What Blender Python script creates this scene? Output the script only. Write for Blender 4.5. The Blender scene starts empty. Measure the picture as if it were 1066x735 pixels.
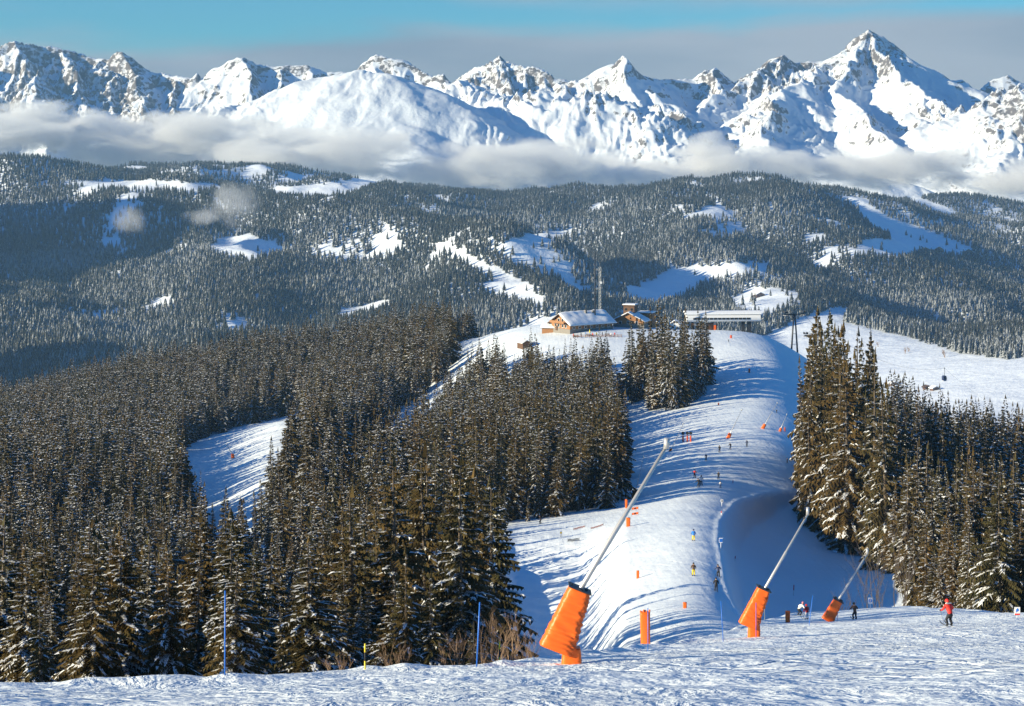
import bpy, bmesh, math, random
import numpy as np
from mathutils import Vector, Matrix, Euler
from mathutils.bvhtree import BVHTree
random.seed(7); RNG = np.random.default_rng(11)
S = bpy.context.scene; COL = S.collection
F = 2000.0; CX = 533.0; HY = 147.0        # focal length and horizon in photo pixels
R = math.radians
SUN_EL, SUN_AZ = 16.0, 20.0                 # degrees; sun stands to the left, a little behind the camera
TS = Vector((-math.cos(R(SUN_EL))*math.cos(R(SUN_AZ)), -math.cos(R(SUN_EL))*math.sin(R(SUN_AZ)), math.sin(R(SUN_EL))))

# ------------------------------------------------------------------ noise
_perm = np.random.default_rng(3).permutation(256); _perm = np.concatenate([_perm, _perm, _perm])
_ang = np.random.default_rng(4).uniform(0, 2*np.pi, 256); _gx = np.cos(_ang); _gy = np.sin(_ang)
def pnoise(x, y, seed=0):
    x = np.asarray(x, float)+seed*17.31; y = np.asarray(y, float)+seed*9.77
    xi = np.floor(x).astype(int); yi = np.floor(y).astype(int); xf = x-xi; yf = y-yi
    u = xf*xf*xf*(xf*(xf*6-15)+10); v = yf*yf*yf*(yf*(yf*6-15)+10)
    def g(ix, iy, dx, dy):
        h = _perm[(_perm[(ix+seed) & 255]+iy) & 255]; return _gx[h]*dx+_gy[h]*dy
    a = g(xi, yi, xf, yf); b = g(xi+1, yi, xf-1, yf); c = g(xi, yi+1, xf, yf-1); d = g(xi+1, yi+1, xf-1, yf-1)
    return (a+(b-a)*u+((c+(d-c)*u)-(a+(b-a)*u))*v)*1.5
def fbm(x, y, o=5, seed=0, gain=.5):
    t = 0; a = 1; f = 1
    for k in range(o):
        t = t+a*pnoise(x*f, y*f, seed+k); a *= gain; f *= 2.03
    return t
def ridged(x, y, o=5, seed=0, gain=.5):
    t = 0; a = 1; f = 1; w = 1
    for k in range(o):
        n = (1-np.abs(pnoise(x*f, y*f, seed+k)))**2; t = t+a*n*w; w = np.clip(n*1.4, 0, 1); a *= gain; f *= 2.07
    return t
def sstep(a, b, x):
    t = np.clip((np.asarray(x, float)-a)/(b-a), 0, 1); return t*t*(3-2*t)
def inpoly(px, py, poly):
    px = np.asarray(px, float); py = np.asarray(py, float); c = np.zeros(px.shape, bool); n = len(poly)
    for i in range(n):
        x0, y0 = poly[i]; x1, y1 = poly[(i+1) % n]
        m = ((y0 > py) != (y1 > py)) & (px < (x1-x0)*(py-y0)/((y1-y0) if y1 != y0 else 1e-9)+x0); c ^= m
    return c

# ------------------------------------------------------------------ height tables (distance rows, bearing columns)
class Table:
    def __init__(s, cols, rows, smooth=3):
        s.c0, s.c1 = cols[0], cols[-1]; s.nc = 331; s.gc = np.linspace(s.c0, s.c1, s.nc)
        D = np.array([r[0] for r in rows], float); s.l0, s.l1 = np.log(D[0]), np.log(D[-1]); s.nr = 300
        s.gl = np.linspace(s.l0, s.l1, s.nr); gD = np.exp(s.gl)
        Z = np.array([[-(y-HY)/F*r[0] for y in r[1]] for r in rows])
        A = np.array([np.interp(s.gc, cols, z) for z in Z])
        B = np.array([np.interp(gD, D, A[:, j]) for j in range(s.nc)]).T
        for k in range(smooth):
            for ax, w in ((0, 4), (1, 5)):
                P = np.pad(B, [(w, w) if a == ax else (0, 0) for a in (0, 1)], mode='edge')
                cs = np.cumsum(P, axis=ax); n = B.shape[ax]
                cs = np.concatenate([np.zeros_like(np.take(cs, [0], ax)), cs], ax)
                B = (np.take(cs, range(2*w+1, 2*w+1+n), ax)-np.take(cs, range(0, n), ax))/(2*w+1)
        s.B = B
    def __call__(s, px, D):
        u = np.clip((px-s.c0)/(s.c1-s.c0)*(s.nc-1), 0, s.nc-1.001); v = np.clip((np.log(np.maximum(D, 1))-s.l0)/(s.l1-s.l0)*(s.nr-1), 0, s.nr-1.001)
        i = u.astype(int); j = v.astype(int); fu = u-i; fv = v-j; B = s.B
        return (B[j, i]*(1-fu)+B[j, i+1]*fu)*(1-fv)+(B[j+1, i]*(1-fu)+B[j+1, i+1]*fu)*fv
NC = [-300, 0, 150, 300, 450, 530, 600, 660, 700, 750, 775, 800, 850, 900, 980, 1066, 1350]
NR = [
 (120, [720,715,712,712,725,735,740,725,700,685,680,675,670,665,660,658,658]),
 (180, [705,700,700,700,710,712,705,690,675,665,672,672,670,665,660,655,655]),
 (250, [680,675,670,668,668,668,655,632,622,621,640,652,658,656,652,650,660]),
 (300, [655,650,645,638,628,622,602,587,572,567,590,608,618,622,625,635,655]),
 (350, [630,625,620,612,590,578,566,557,549,545,564,586,592,590,602,618,630]),
 (400, [605,600,595,585,560,547,541,534,526,522,538,554,555,570,590,602,615]),
 (470, [580,575,570,560,540,525,520,511,503,498,504,512,522,545,572,585,595]),
 (550, [555,545,542,535,515,500,495,488,478,474,474,478,495,520,550,562,570]),
 (650, [530,512,512,510,490,475,468,460,450,444,441,440,458,492,525,538,545]),
 (750, [510,492,492,488,465,450,440,430,416,412,408,405,425,465,503,512,520]),
 (820, [500,480,478,472,440,410,396,394,388,382,376,371,395,440,487,497,505]),
 (850, [495,475,472,465,425,385,368,368,367,364,361,360,385,432,480,490,498]),
 (880, [490,470,466,457,408,356,343,344,347,346,345,348,376,425,472,482,490]),
 (930, [482,463,458,447,392,342,334,336,340,340,340,343,373,425,467,477,485]),
 (1000,[475,455,448,430,375,336,336,339,347,348,352,360,400,440,472,480,485]),
 (1100,[465,447,425,400,358,348,352,358,366,372,382,398,430,465,490,500,505]),
 (1200,[460,440,398,372,352,352,365,380,395,405,415,430,455,490,510,515,515]),
 (1300,[455,434,398,380,370,380,400,420,435,445,455,465,490,515,530,530,530]),
 (1450,[470,455,440,440,440,450,470,480,490,495,500,510,520,535,550,550,550]),
 (1700,[575]*17)]
NT = Table(NC, NR, 2)
HC = [-300, 0, 150, 300, 450, 550, 620, 700, 800, 900, 980, 1066, 1350]
HR = [
 (1650, [590]*13),
 (2100, [520,500,490,480,470,470,470,470,455,445,440,440,440]),
 (2500, [450,430,425,420,410,410,410,410,405,402,400,400,400]),
 (2800, [405,392,385,375,365,360,370,375,372,372,378,382,385]),
 (3100, [370,356,350,340,330,325,335,335,335,342,362,368,372]),
 (3400, [340,326,322,312,305,302,313,312,312,322,348,358,362]),
 (3800, [302,290,285,280,282,288,300,285,286,292,312,325,335]),
 (4200, [268,255,252,252,256,268,280,255,256,264,278,295,305]),
 (4700, [228,220,220,222,222,240,245,220,226,232,248,265,280]),
 (5200, [198,193,193,196,194,205,208,196,195,208,222,238,250]),
 (5600, [200,195,180,182,195,205,212,205,198,212,222,230,240]),
 (6100, [200,195,172,165,190,210,220,220,212,215,190,208,215]),
 (6600, [240]*13)]
HT = Table(HC, HR, 2)

def fore(x, y): return -1.7-y*(.2495-.00034*np.clip(x, -20, 40))
def crest_d(px): return np.interp(px, [-300,0,250,500,590,640,700,760,800,830,900,980,1066,1350], [58,60,62,75,85,95,115,155,195,215,235,195,165,165])
def near_h(x, y):
    x = np.asarray(x, float); y = np.asarray(y, float)
    px = CX+x/np.maximum(y, 40)*F; pxc = np.clip(px, -300, 1350)
    dc = crest_d(pxc); t = sstep(dc*.97, dc*1.3, y)
    z = fore(x, y)*(1-t)+NT(pxc, np.maximum(y, 121))*np.where(y < 121, np.maximum(y, 1)/121, 1)*t
    z = z-11*sstep(480, 330, pxc)*sstep(140, 210, y)*(1-sstep(380, 560, y))-5*sstep(500, 540, pxc)*(1-sstep(600, 655, pxc))*sstep(140, 200, y)*(1-sstep(330, 400, y))
    far = sstep(150, 260, y)
    # the groomed run breaks off along a curved rim into the hollow on its right
    rim = np.interp(y, [200, 230, 270, 320, 370, 420, 460, 500], [800, 776, 758, 750, 752, 768, 795, 840])
    z = z-3.2*sstep(0, 1, (pxc-rim)/20)*(1-sstep(860, 960, pxc))*sstep(205, 240, y)*(1-sstep(430, 520, y))+.25*np.exp(-((pxc-rim+3)/3.5)**2)*sstep(215, 245, y)*(1-sstep(430, 500, y))
    z = z+8*sstep(205, 300, pxc)*(1-sstep(330, 430, pxc))*sstep(420, 560, y)*(1-sstep(850, 1000, y))
    forest = sstep(0, 60, 560-pxc)*sstep(70, 200, y)
    z = z+fbm(x/38, y/38, 3, 5)*(.35+.9*forest)*sstep(40, 150, y)
    # moguls and gully folds on the left bank, combed along the fall line
    bank = sstep(440, 520, pxc)*(1-.85*sstep(615, 665, pxc))*(1-sstep(695, 720, pxc))*sstep(95, 130, y)*(1-sstep(330, 420, y))
    z = z+bank*(ridged(x/9+y/26, y/30-x/60, 3, 8)-.8)*.20+bank*(ridged(x/4.5+y/12, y/22-x/40, 2, 18)-.8)*.13
    # chopped snow of the foreground
    fg = 1-sstep(120, 260, y)
    z = z+fg*(fbm(x/9, y/7, 3, 21)*.15+fbm(x/1.3, y/1.9, 3, 31)*.03*(1-sstep(80, 160, y)))
    # ploughed rim along the crest
    z = z+.16*np.exp(-((y-dc*.97)/(.03*dc))**2)*(.5+1.2*np.abs(pnoise(x/1.7, y/4, 44)))
    # fold lines across the wide piste
    pw = sstep(640, 690, pxc)*sstep(420, 520, y)*(1-sstep(650, 720, y))
    z = z+pw*np.maximum(0, ridged(x/45+y/70, y/160, 1, 12)-.75)*1.6
    return z
def hill_h(x, y):
    x = np.asarray(x, float); y = np.asarray(y, float)
    px = CX+x/np.maximum(y, 100)*F; pxc = np.clip(px, -300, 1350); z = HT(pxc, y)
    flat = sstep(760, 850, px)*(1-sstep(2850, 3300, y))
    amp = sstep(1900, 2700, y)*(1-.75*sstep(5300, 6200, y))*(1-.9*flat)
    xx = x+120*fbm(x/900, y/900, 2, 61); yy = y+120*fbm(x/900, y/900, 2, 67)
    # spurs run towards the viewer and to the right
    z = z+amp*((ridged(xx/900+yy/1900, yy/2100-xx/3200, 3, 51)-.95)*58+fbm(x/240, y/330, 3, 55)*14)
    # long spur across the left hill, plus an unseen mountain added to shade it
    sp_ = 0*x
    for a, b, h, w in (((-1250, 5100), (-420, 4150), 62, 190), ((-420, 4150), (60, 3500), 90, 165), ((120, 4900), (520, 3900), 40, 170), ((560, 4700), (900, 3700), 45, 150)):
        dx, dy = b[0]-a[0], b[1]-a[1]; t = np.clip(((xx-a[0])*dx+(yy-a[1])*dy)/(dx*dx+dy*dy), 0, 1)
        sp_ = np.maximum(sp_, h*np.exp(-(np.hypot(xx-a[0]-t*dx, yy-a[1]-t*dy)/w)**2))
    z = z+amp*sp_
    z = z+640*np.exp(-((x+2230)/390)**2-((y-3700)/820)**2)+420*np.exp(-((x+1650)/330)**2-((y-2300)/450)**2)
    z = z+flat*sstep(2000, 2300, y)*.15*np.clip(x-420, -200, 700)*(y < 3400)
    return z

# ------------------------------------------------------------------ materials
def new_mat(name):
    m = bpy.data.materials.new(name); m.use_nodes = True; nt = m.node_tree; nt.nodes.clear()
    o = nt.nodes.new('ShaderNodeOutputMaterial'); p = nt.nodes.new('ShaderNodeBsdfPrincipled'); nt.links.new(p.outputs[0], o.inputs[0])
    return m, nt, p, o
def N(nt, t, **k):
    n = nt.nodes.new(t)
    for a, b in k.items():
        if a.startswith('_'): n.inputs[int(a[1:])].default_value = b
        else: setattr(n, a, b)
    return n
def lk(nt, a, b): nt.links.new(a, b)
def math_n(nt, op, a, b=None, clamp=False):
    n = nt.nodes.new('ShaderNodeMath'); n.operation = op; n.use_clamp = clamp
    for i, v in enumerate((a, b)):
        if v is None: continue
        if isinstance(v, (int, float)): n.inputs[i].default_value = v
        else: nt.links.new(v, n.inputs[i])
    return n.outputs[0]
def mixc(nt, f, a, b):
    n = nt.nodes.new('ShaderNodeMix'); n.data_type = 'RGBA'
    for i, v in ((0, f), (6, a), (7, b)):
        if isinstance(v, (int, float)): n.inputs[i].default_value = v
        elif isinstance(v, tuple): n.inputs[i].default_value = (*v, 1) if len(v) == 3 else v
        else: nt.links.new(v, n.inputs[i])
    return n.outputs[2]
def noise(nt, vec, scale, detail=4, rough=.55, dist=0):
    n = nt.nodes.new('ShaderNodeTexNoise'); n.inputs['Scale'].default_value = scale; n.inputs['Detail'].default_value = detail
    n.inputs['Roughness'].default_value = rough; n.inputs['Distortion'].default_value = dist
    if vec is not None: nt.links.new(vec, n.inputs['Vector'])
    return n.outputs[0]
def coords(nt, scale=(1, 1, 1), rot=(0, 0, 0), kind='Object'):
    t = nt.nodes.new('ShaderNodeTexCoord'); m = nt.nodes.new('ShaderNodeMapping'); m.inputs['Scale'].default_value = scale; m.inputs['Rotation'].default_value = rot
    nt.links.new(t.outputs[kind], m.inputs[0]); return m.outputs[0]
def ramp(nt, v, pts):
    n = nt.nodes.new('ShaderNodeMapRange'); n.interpolation_type = 'SMOOTHSTEP'
    n.inputs[1].default_value, n.inputs[2].default_value, n.inputs[3].default_value, n.inputs[4].default_value = pts
    if not isinstance(v, (int, float)): nt.links.new(v, n.inputs[0])
    return n.outputs[0]
def simple(name, col, rough=.7, metal=0, var=.12, scale=3, bump=0):
    m, nt, p, o = new_mat(name); c = coords(nt); n = noise(nt, c, scale, 4)
    a = tuple(max(0, v*(1-var)) for v in col); b = tuple(min(1, v*(1+var)) for v in col)
    lk(nt, mixc(nt, n, a, b), p.inputs['Base Color']); p.inputs['Roughness'].default_value = rough; p.inputs['Metallic'].default_value = metal
    if bump:
        bn = nt.nodes.new('ShaderNodeBump'); bn.inputs['Strength'].default_value = bump; bn.inputs['Distance'].default_value = .03; lk(nt, n, bn.inputs['Height']); lk(nt, bn.outputs[0], p.inputs['Normal'])
    return m
def bumpn(nt, h, strength, dist, prev=None):
    b = nt.nodes.new('ShaderNodeBump'); b.inputs['Strength'].default_value = strength; b.inputs['Distance'].default_value = dist; lk(nt, h, b.inputs['Height'])
    if prev is not None: lk(nt, prev, b.inputs['Normal'])
    return b.outputs[0]
M = {}
SNOW = (.80, .85, .91)
def snow_near():
    m, nt, p, o = new_mat('piste_snow')
    g = nt.nodes.new('ShaderNodeNewGeometry'); pos = g.outputs['Position']
    def mp(s, r=0):
        k = nt.nodes.new('ShaderNodeMapping'); k.inputs['Scale'].default_value = s; k.inputs['Rotation'].default_value = (0, 0, r); lk(nt, pos, k.inputs[0]); return k.outputs[0]
    big = noise(nt, mp((.02, .02, .02)), 1, 3)
    lk(nt, mixc(nt, big, (.76, .83, .89), (.83, .88, .92)), p.inputs['Base Color'])
    p.inputs['Roughness'].default_value = .62; p.inputs['Specular IOR Level'].default_value = .3
    # broad churn, skid scrapes across the slope, fine crumbs
    h1 = noise(nt, mp((.22, .16, .3)), 1, 5, .62)
    h2 = noise(nt, mp((.9, .5, .6), .25), 1, 4, .6, 1.2)
    h3 = noise(nt, mp((4, 3, 4)), 1, 4, .65)
    msk = ramp(nt, noise(nt, mp((.06, .05, .05)), 1, 3), (.40, .62, .25, 1))
    sy = nt.nodes.new('ShaderNodeSeparateXYZ'); lk(nt, pos, sy.inputs[0])
    near = ramp(nt, sy.outputs[1], (110, 260, 1, .15))
    hh = math_n(nt, 'ADD', math_n(nt, 'MULTIPLY', h1, 1.1), math_n(nt, 'MULTIPLY', msk, math_n(nt, 'ADD', math_n(nt, 'MULTIPLY', h2, .62), math_n(nt, 'MULTIPLY', h3, .20))))
    def tracks(rot, sc, ds):
        wv = nt.nodes.new('ShaderNodeTexWave'); wv.inputs['Scale'].default_value = sc; wv.inputs['Distortion'].default_value = ds; wv.inputs['Detail'].default_value = 1; wv.inputs['Detail Scale'].default_value = .25; lk(nt, mp((.35, .35, .35), rot), wv.inputs['Vector'])
        return ramp(nt, wv.outputs[1], (.0, .10, 1, 0))
    tr = math_n(nt, 'MAXIMUM', tracks(.9, .55, 14), tracks(-.6, .42, 18))
    tm = ramp(nt, noise(nt, mp((.045, .06, .05), 1), 1, 2), (.45, .6, 0, 1))
    hh = math_n(nt, 'SUBTRACT', hh, math_n(nt, 'MULTIPLY', math_n(nt, 'MULTIPLY', tr, tm), .22))
    hh = math_n(nt, 'MULTIPLY', hh, near)
    f1 = noise(nt, mp((.07, .05, .1)), 1, 4, .6); f2 = noise(nt, mp((.9, .05, .3), .1), 1, 3, .5)
    h4 = math_n(nt, 'MULTIPLY', math_n(nt, 'ADD', math_n(nt, 'MULTIPLY', f1, .8), math_n(nt, 'MULTIPLY', f2, .10)), ramp(nt, sy.outputs[1], (150, 300, 0, 1)))
    lk(nt, bumpn(nt, math_n(nt, 'ADD', hh, h4), 1, .8), p.inputs['Normal'])
    return m
M['snow'] = snow_near()
def snow_hill():
    m, nt, p, o = new_mat('hill_snow'); g = nt.nodes.new('ShaderNodeNewGeometry')
    n = noise(nt, g.outputs['Position'], .012, 6, .6); n2 = noise(nt, g.outputs['Position'], .12, 3)
    lk(nt, mixc(nt, n, (.72, .78, .87), (.80, .85, .92)), p.inputs['Base Color']); p.inputs['Roughness'].default_value = .8; p.inputs['Specular IOR Level'].default_value = .1
    lk(nt, bumpn(nt, math_n(nt, 'ADD', n, math_n(nt, 'MULTIPLY', n2, .08)), .6, 12), p.inputs['Normal']); return m
M['hill'] = snow_hill()
def mountain_mat():
    m, nt, p, o = new_mat('alpine_snow_and_rock'); g = nt.nodes.new('ShaderNodeNewGeometry')
    pos = g.outputs['Position']
    mp = nt.nodes.new('ShaderNodeMapping'); mp.inputs['Scale'].default_value = (.0022, .0022, .010); mp.inputs['Rotation'].default_value = (.12, .18, 0); lk(nt, pos, mp.inputs[0])
    strata = noise(nt, mp.outputs[0], 1, 7, .68, .6)
    n2 = noise(nt, pos, .012, 6, .7); n3 = noise(nt, pos, .045, 4, .65)
    at = nt.nodes.new('ShaderNodeAttribute'); at.attribute_name = 'rock'
    v = math_n(nt, 'ADD', at.outputs['Fac'], math_n(nt, 'MULTIPLY', math_n(nt, 'SUBTRACT', strata, .5), 1.6))
    v = math_n(nt, 'ADD', v, math_n(nt, 'MULTIPLY', math_n(nt, 'SUBTRACT', n2, .5), .6))
    f = ramp(nt, v, (.47, .56, 0, 1))
    rock = mixc(nt, n2, (.035, .038, .05), (.20, .17, .145))
    dust = ramp(nt, noise(nt, pos, .02, 5, .6), (.48, .60, 0, .75))
    rock = mixc(nt, dust, rock, (.8, .82, .86))
    lk(nt, mixc(nt, f, (.70, .75, .81), rock), p.inputs['Base Color']); p.inputs['Roughness'].default_value = .85; p.inputs['Specular IOR Level'].default_value = .08
    h = math_n(nt, 'ADD', math_n(nt, 'MULTIPLY', n2, 1), math_n(nt, 'MULTIPLY', n3, .3))
    lk(nt, bumpn(nt, h, .5, 16), p.inputs['Normal']); return m
M['mountain'] = mountain_mat()
def needle(name, a, b, green):
    m, nt, p, o = new_mat(name); g = nt.nodes.new('ShaderNodeNewGeometry'); oi = nt.nodes.new('ShaderNodeObjectInfo')
    n = noise(nt, g.outputs['Position'], 1.3, 3)
    c = mixc(nt, ramp(nt, n, (.3, .7, 0, 1)), a, b); c = mixc(nt, math_n(nt, 'MULTIPLY', oi.outputs['Random'], .6), c, green)
    lk(nt, c, p.inputs['Base Color']); p.inputs['Roughness'].default_value = .8; p.inputs['Specular IOR Level'].default_value = .15; return m
M['needle'] = needle('spruce_needles', (.05, .040, .014), (.125, .074, .022), (.03, .040, .018))
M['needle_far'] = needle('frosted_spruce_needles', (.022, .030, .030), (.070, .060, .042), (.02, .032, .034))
M['tsnow'] = simple('snow_on_branches', (.82, .84, .87), .8, var=.04)
M['frost'] = simple('hoar_frost', (.28, .30, .32), .8, var=.3, scale=.02)
M['bark'] = simple('spruce_bark', (.13, .10, .075), .9, var=.3, scale=8, bump=.5)
M['twig'] = simple('bare_twigs', (.20, .13, .085), .9, var=.3)

# ------------------------------------------------------------------ mesh helpers
def tag(o, label=None, cat=None, group=None, kind=None):
    if label: o['label'] = label
    if cat: o['category'] = cat
    if group: o['group'] = group
    if kind: o['kind'] = kind
    return o
def mesh_np(name, co, faces, mats=(), mi=None, smooth=False):
    me = bpy.data.meshes.new(name); co = np.asarray(co, np.float32); me.vertices.add(len(co)); me.vertices.foreach_set('co', co.ravel())
    if isinstance(faces, np.ndarray):
        nf, k = faces.shape; me.loops.add(nf*k); me.loops.foreach_set('vertex_index', faces.astype(np.int32).ravel())
        me.polygons.add(nf); me.polygons.foreach_set('loop_start', np.arange(0, nf*k, k, dtype=np.int32))
    else:
        nf = len(faces); tot = np.array([len(f) for f in faces], np.int32); fl = np.fromiter((i for f in faces for i in f), np.int32)
        me.loops.add(len(fl)); me.loops.foreach_set('vertex_index', fl); me.polygons.add(nf); me.polygons.foreach_set('loop_start', np.concatenate([[0], np.cumsum(tot)[:-1]]).astype(np.int32))
    for m in mats: me.materials.append(m)
    if mi is not None: me.polygons.foreach_set('material_index', np.asarray(mi, np.int32))
    if smooth: me.polygons.foreach_set('use_smooth', np.ones(nf, bool))
    me.update(calc_edges=True); return me
def link(o, parent=None):
    COL.objects.link(o)
    if parent: o.parent = parent
    return o
def empty(name, loc, rz=0):
    o = bpy.data.objects.new(name, None); o.location = loc; o.rotation_euler = (0, 0, rz); o.empty_display_size = .2; return link(o)
def grid(name, X, Y, Z, mat):
    n, m = X.shape; idx = np.arange(n*m).reshape(n, m)
    f = np.stack([idx[:-1, :-1].ravel(), idx[:-1, 1:].ravel(), idx[1:, 1:].ravel(), idx[1:, :-1].ravel()], 1)
    me = mesh_np(name, np.stack([X.ravel(), Y.ravel(), Z.ravel()], 1), f, [mat], smooth=True)
    return link(bpy.data.objects.new(name, me))

# ------------------------------------------------------------------ ground sheets
def near_sheet():
    u = np.linspace(-420, 1480, 760)
    D = np.concatenate([np.linspace(-40, 28, 12), np.arange(30, 130, .26), np.arange(130, 420, .9), np.arange(421, 950, 2.6), np.arange(952, 1700, 7)])
    U, V = np.meshgrid(u, D); X = (U-CX)/F*np.maximum(V, 60); Z = near_h(X, V)
    return grid('ski_slope', X, V, Z, M['snow'])
o = near_sheet(); o['kind'] = 'structure'
def hill_sheet():
    u = np.linspace(-1500, 1700, 800); D = np.concatenate([np.arange(1640, 2600, 20), np.arange(2600, 6700, 9)])
    U, V = np.meshgrid(u, D); X = (U-CX)/F*V; Z = hill_h(X, V); return grid('hills', X, V, Z, M['hill'])
o = hill_sheet(); o['kind'] = 'structure'

# ------------------------------------------------------------------ mountains: ridge skeleton + gullies
SKY = [(-500,60),(-350,35),(-200,70),(-90,45),(-40,66),(0,50),(20,42),(40,46),(65,50),(85,58),(110,62),(120,55),(131,53),(140,60),(150,73),(180,78),(200,81),(206,75),(212,81),(225,70),(240,62),(250,59),(262,66),(285,68),(310,67),(325,67),(340,75),(365,74),(375,64),(390,56),(405,60),(420,61),(435,70),(450,79),(460,76),(470,86),(480,78),(490,70),(505,65),(520,57),(535,66),(560,70),(580,80),(600,85),(618,79),(628,70),(638,66),(646,57),(655,63),(665,78),(685,82),(700,82),(720,82),(730,74),(739,70),(750,78),(762,86),(778,76),(792,68),(805,59),(815,58),(828,65),(845,62),(860,65),(870,57),(885,42),(897,36),(904,31),(918,36),(930,46),(942,53),(948,66),(960,76),(972,72),(985,82),(1005,83),(1020,96),(1035,83),(1050,78),(1066,86),(1120,70),(1200,95),(1300,60),(1400,90),(1600,70)]
def P3(px, py, D): return ((px-CX)/F*D, D, -(py-HY)/F*D)
def build_mountains():
    u = np.linspace(-520, 1600, 1500); D = np.arange(11000, 17600, 20.)
    U, V = np.meshgrid(u, D); X = (U-CX)/F*V; Y = V.copy()
    WX = X+60*fbm(X/500, Y/500, 3, 71); WY = Y+60*fbm(X/500, Y/500, 3, 77)
    Z = np.full(X.shape, -420.0)
    def ridge(pts, s1, s2=.35, k=500, s_back=None):
        nonlocal Z
        for a, b in zip(pts[:-1], pts[1:]):
            ax, ay, az = a; bx, by, bz = b; dx, dy = bx-ax, by-ay; L = dx*dx+dy*dy+1e-6
            t = np.clip(((WX-ax)*dx+(WY-ay)*dy)/L, 0, 1); ex = WX-ax-t*dx; ey = WY-ay-t*dy; d = np.sqrt(ex*ex+ey*ey)
            dd = s2*d+(s1-s2)*k*(1-np.exp(-d/k)); Z = np.maximum(Z, az+(bz-az)*t-dd)
    def dist(px): return 16300+450*math.sin(px/140)+250*math.sin(px/61+1)
    crest = [P3(px, py, dist(px)) for px, py in SKY]
    ridge(crest, 1.25, .42, 320)
    def spur(pts, s1=.85, s2=.4, k=300): ridge([P3(*p) for p in pts], s1, s2, k)
    for px, py in ((20,42),(131,53),(250,59),(520,57),(646,57),(739,70),(815,58),(-200,70)):
        d = dist(px); spur([(px, py+1, d-20), (px+14, py+45, d-700), (px+30, py+95, d-1600), (px+30, py+150, d-2500)], 1.0, .42, 250)
    for px, py, dx in ((65,52,20),(100,60,18),(180,80,6),(290,69,10),(325,70,12),(480,80,25),(580,82,20),(690,84,20),(780,78,-20)):
        d = dist(px); spur([(px, py+3, d-60), (px+dx, py+50, d-800), (px+dx*2, py+110, d-1800)], 1.0, .45, 200)
    # the broad snow dome in front, left of centre
    spur([(250,118,14300),(290,96,14200),(330,80,14150),(370,73,14100),(405,77,14000),(440,92,13900),(475,124,13700),(500,150,13500)], .18, .62, 260)
    spur([(370,76,14100),(400,100,13700),(425,128,13300),(430,150,12900)], .15, .6, 200)
    spur([(330,82,14150),(310,112,13700),(280,140,13300)], .15, .6, 200)
    # middle snow shoulders
    spur([(480,84,15200),(500,98,14800),(530,103,14500),(560,101,14300),(600,112,14100)], .3, .7, 160)
    spur([(575,120,14200),(610,100,14300),(650,102,14200),(675,122,13900),(700,150,13500)], .2, .7, 180)
    spur([(640,66,16100),(655,85,15500),(690,104,15000),(715,125,14500),(740,150,13900)], .5, .5, 200)
    # the pyramid: snow face ribs and right shoulder
    D0 = dist(904)
    spur([(904,32,D0),(880,60,D0-400),(870,95,D0-1100),(900,118,D0-1900),(930,150,D0-2700)], .9, .48, 220)
    spur([(904,32,D0),(925,62,D0-450),(950,88,D0-1200),(985,108,D0-1900),(1003,118,D0-2300),(1000,150,D0-2900)], .9, .5, 220)
    spur([(860,65,dist(860)),(840,80,15500),(815,92,15000),(800,110,14500),(790,140,13800)], .7, .5, 200)
    spur([(815,58,dist(815)),(790,76,15900),(765,90,15700),(735,100,15400),(725,130,14800)], .9, .5, 180)
    # nearer buttress at the right edge
    spur([(1180,50,13800),(1110,72,13900),(1066,88,14000),(1040,98,14050),(1020,106,14050),(1004,124,13900),(990,150,13500)], .35, .62, 300)
    spur([(1066,88,14000),(1060,120,13500),(1050,150,13000),(1040,185,12400)], .4, .6, 250)
    # low foreland peeping through the cloud
    spur([(60,190,12200),(140,166,12300),(190,160,12400),(240,164,12300),(330,186,12100)], .2, .35, 300)
    spur([(800,182,12000),(822,160,12100),(850,176,11900),(900,181,11800),(960,195,11700)], .3, .5, 200)
    top = np.interp(U, [a for a, b in SKY], [-(b-HY)/F*16300 for a, b in SKY])
    hgt = np.clip((Z+450)/900, 0, 1.2)
    below = np.clip((top-Z)/160, 0, 1)
    gul = ridged(WX/170+fbm(X/700, Y/700, 2, 5)*1.2, Y/900, 4, 81, .55)
    crag = ridged(WX/420, WY/420, 5, 91, .55)
    flute = ridged(WX/75+fbm(X/400, Y/400, 2, 15)*1.5, Y/520, 3, 84, .5)
    dome = np.exp(-(((U-370)/150)**4))*(1-sstep(14500, 14900, V))
    face = np.exp(-((U-880)/70)**2)
    rough = np.clip((1-.92*dome-.4*face)*(.5+.95*sstep(-.25, .35, pnoise(X/1500, Y/1300, 19))), .14, 1.25)
    Z = Z+below*rough*((gul-1.0)*46*hgt+(crag-1.0)*56*hgt+(flute-1.0)*20*hgt)+fbm(X/90, Y/90, 3, 97)*9*rough*hgt
    gy, gx = np.gradient(Z); sl = np.sqrt((gx/np.gradient(X, axis=1))**2+(gy/20.)**2)
    rk = np.clip(sl*.52-.20, 0, .85)+.03*hgt
    rk = rk-.5*dome-.10*face*(below > .6)+.20*(1-below)
    rk = rk+.42*np.exp(-((U-908)/30)**2)*(below < .45)+.25*np.exp(-((U-130)/28)**2)+.2*np.exp(-((U-810)/30)**2)*(below < .7)+.25*np.exp(-((U-1045)/40)**2)*(V < 14300)*(hgt > .6)
    o = grid('mountains', X, Y, Z, M['mountain']); a = o.data.attributes.new('rock', 'FLOAT', 'POINT'); a.data.foreach_set('value', rk.ravel().astype(np.float32)); o['kind'] = 'structure'
build_mountains()
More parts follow.
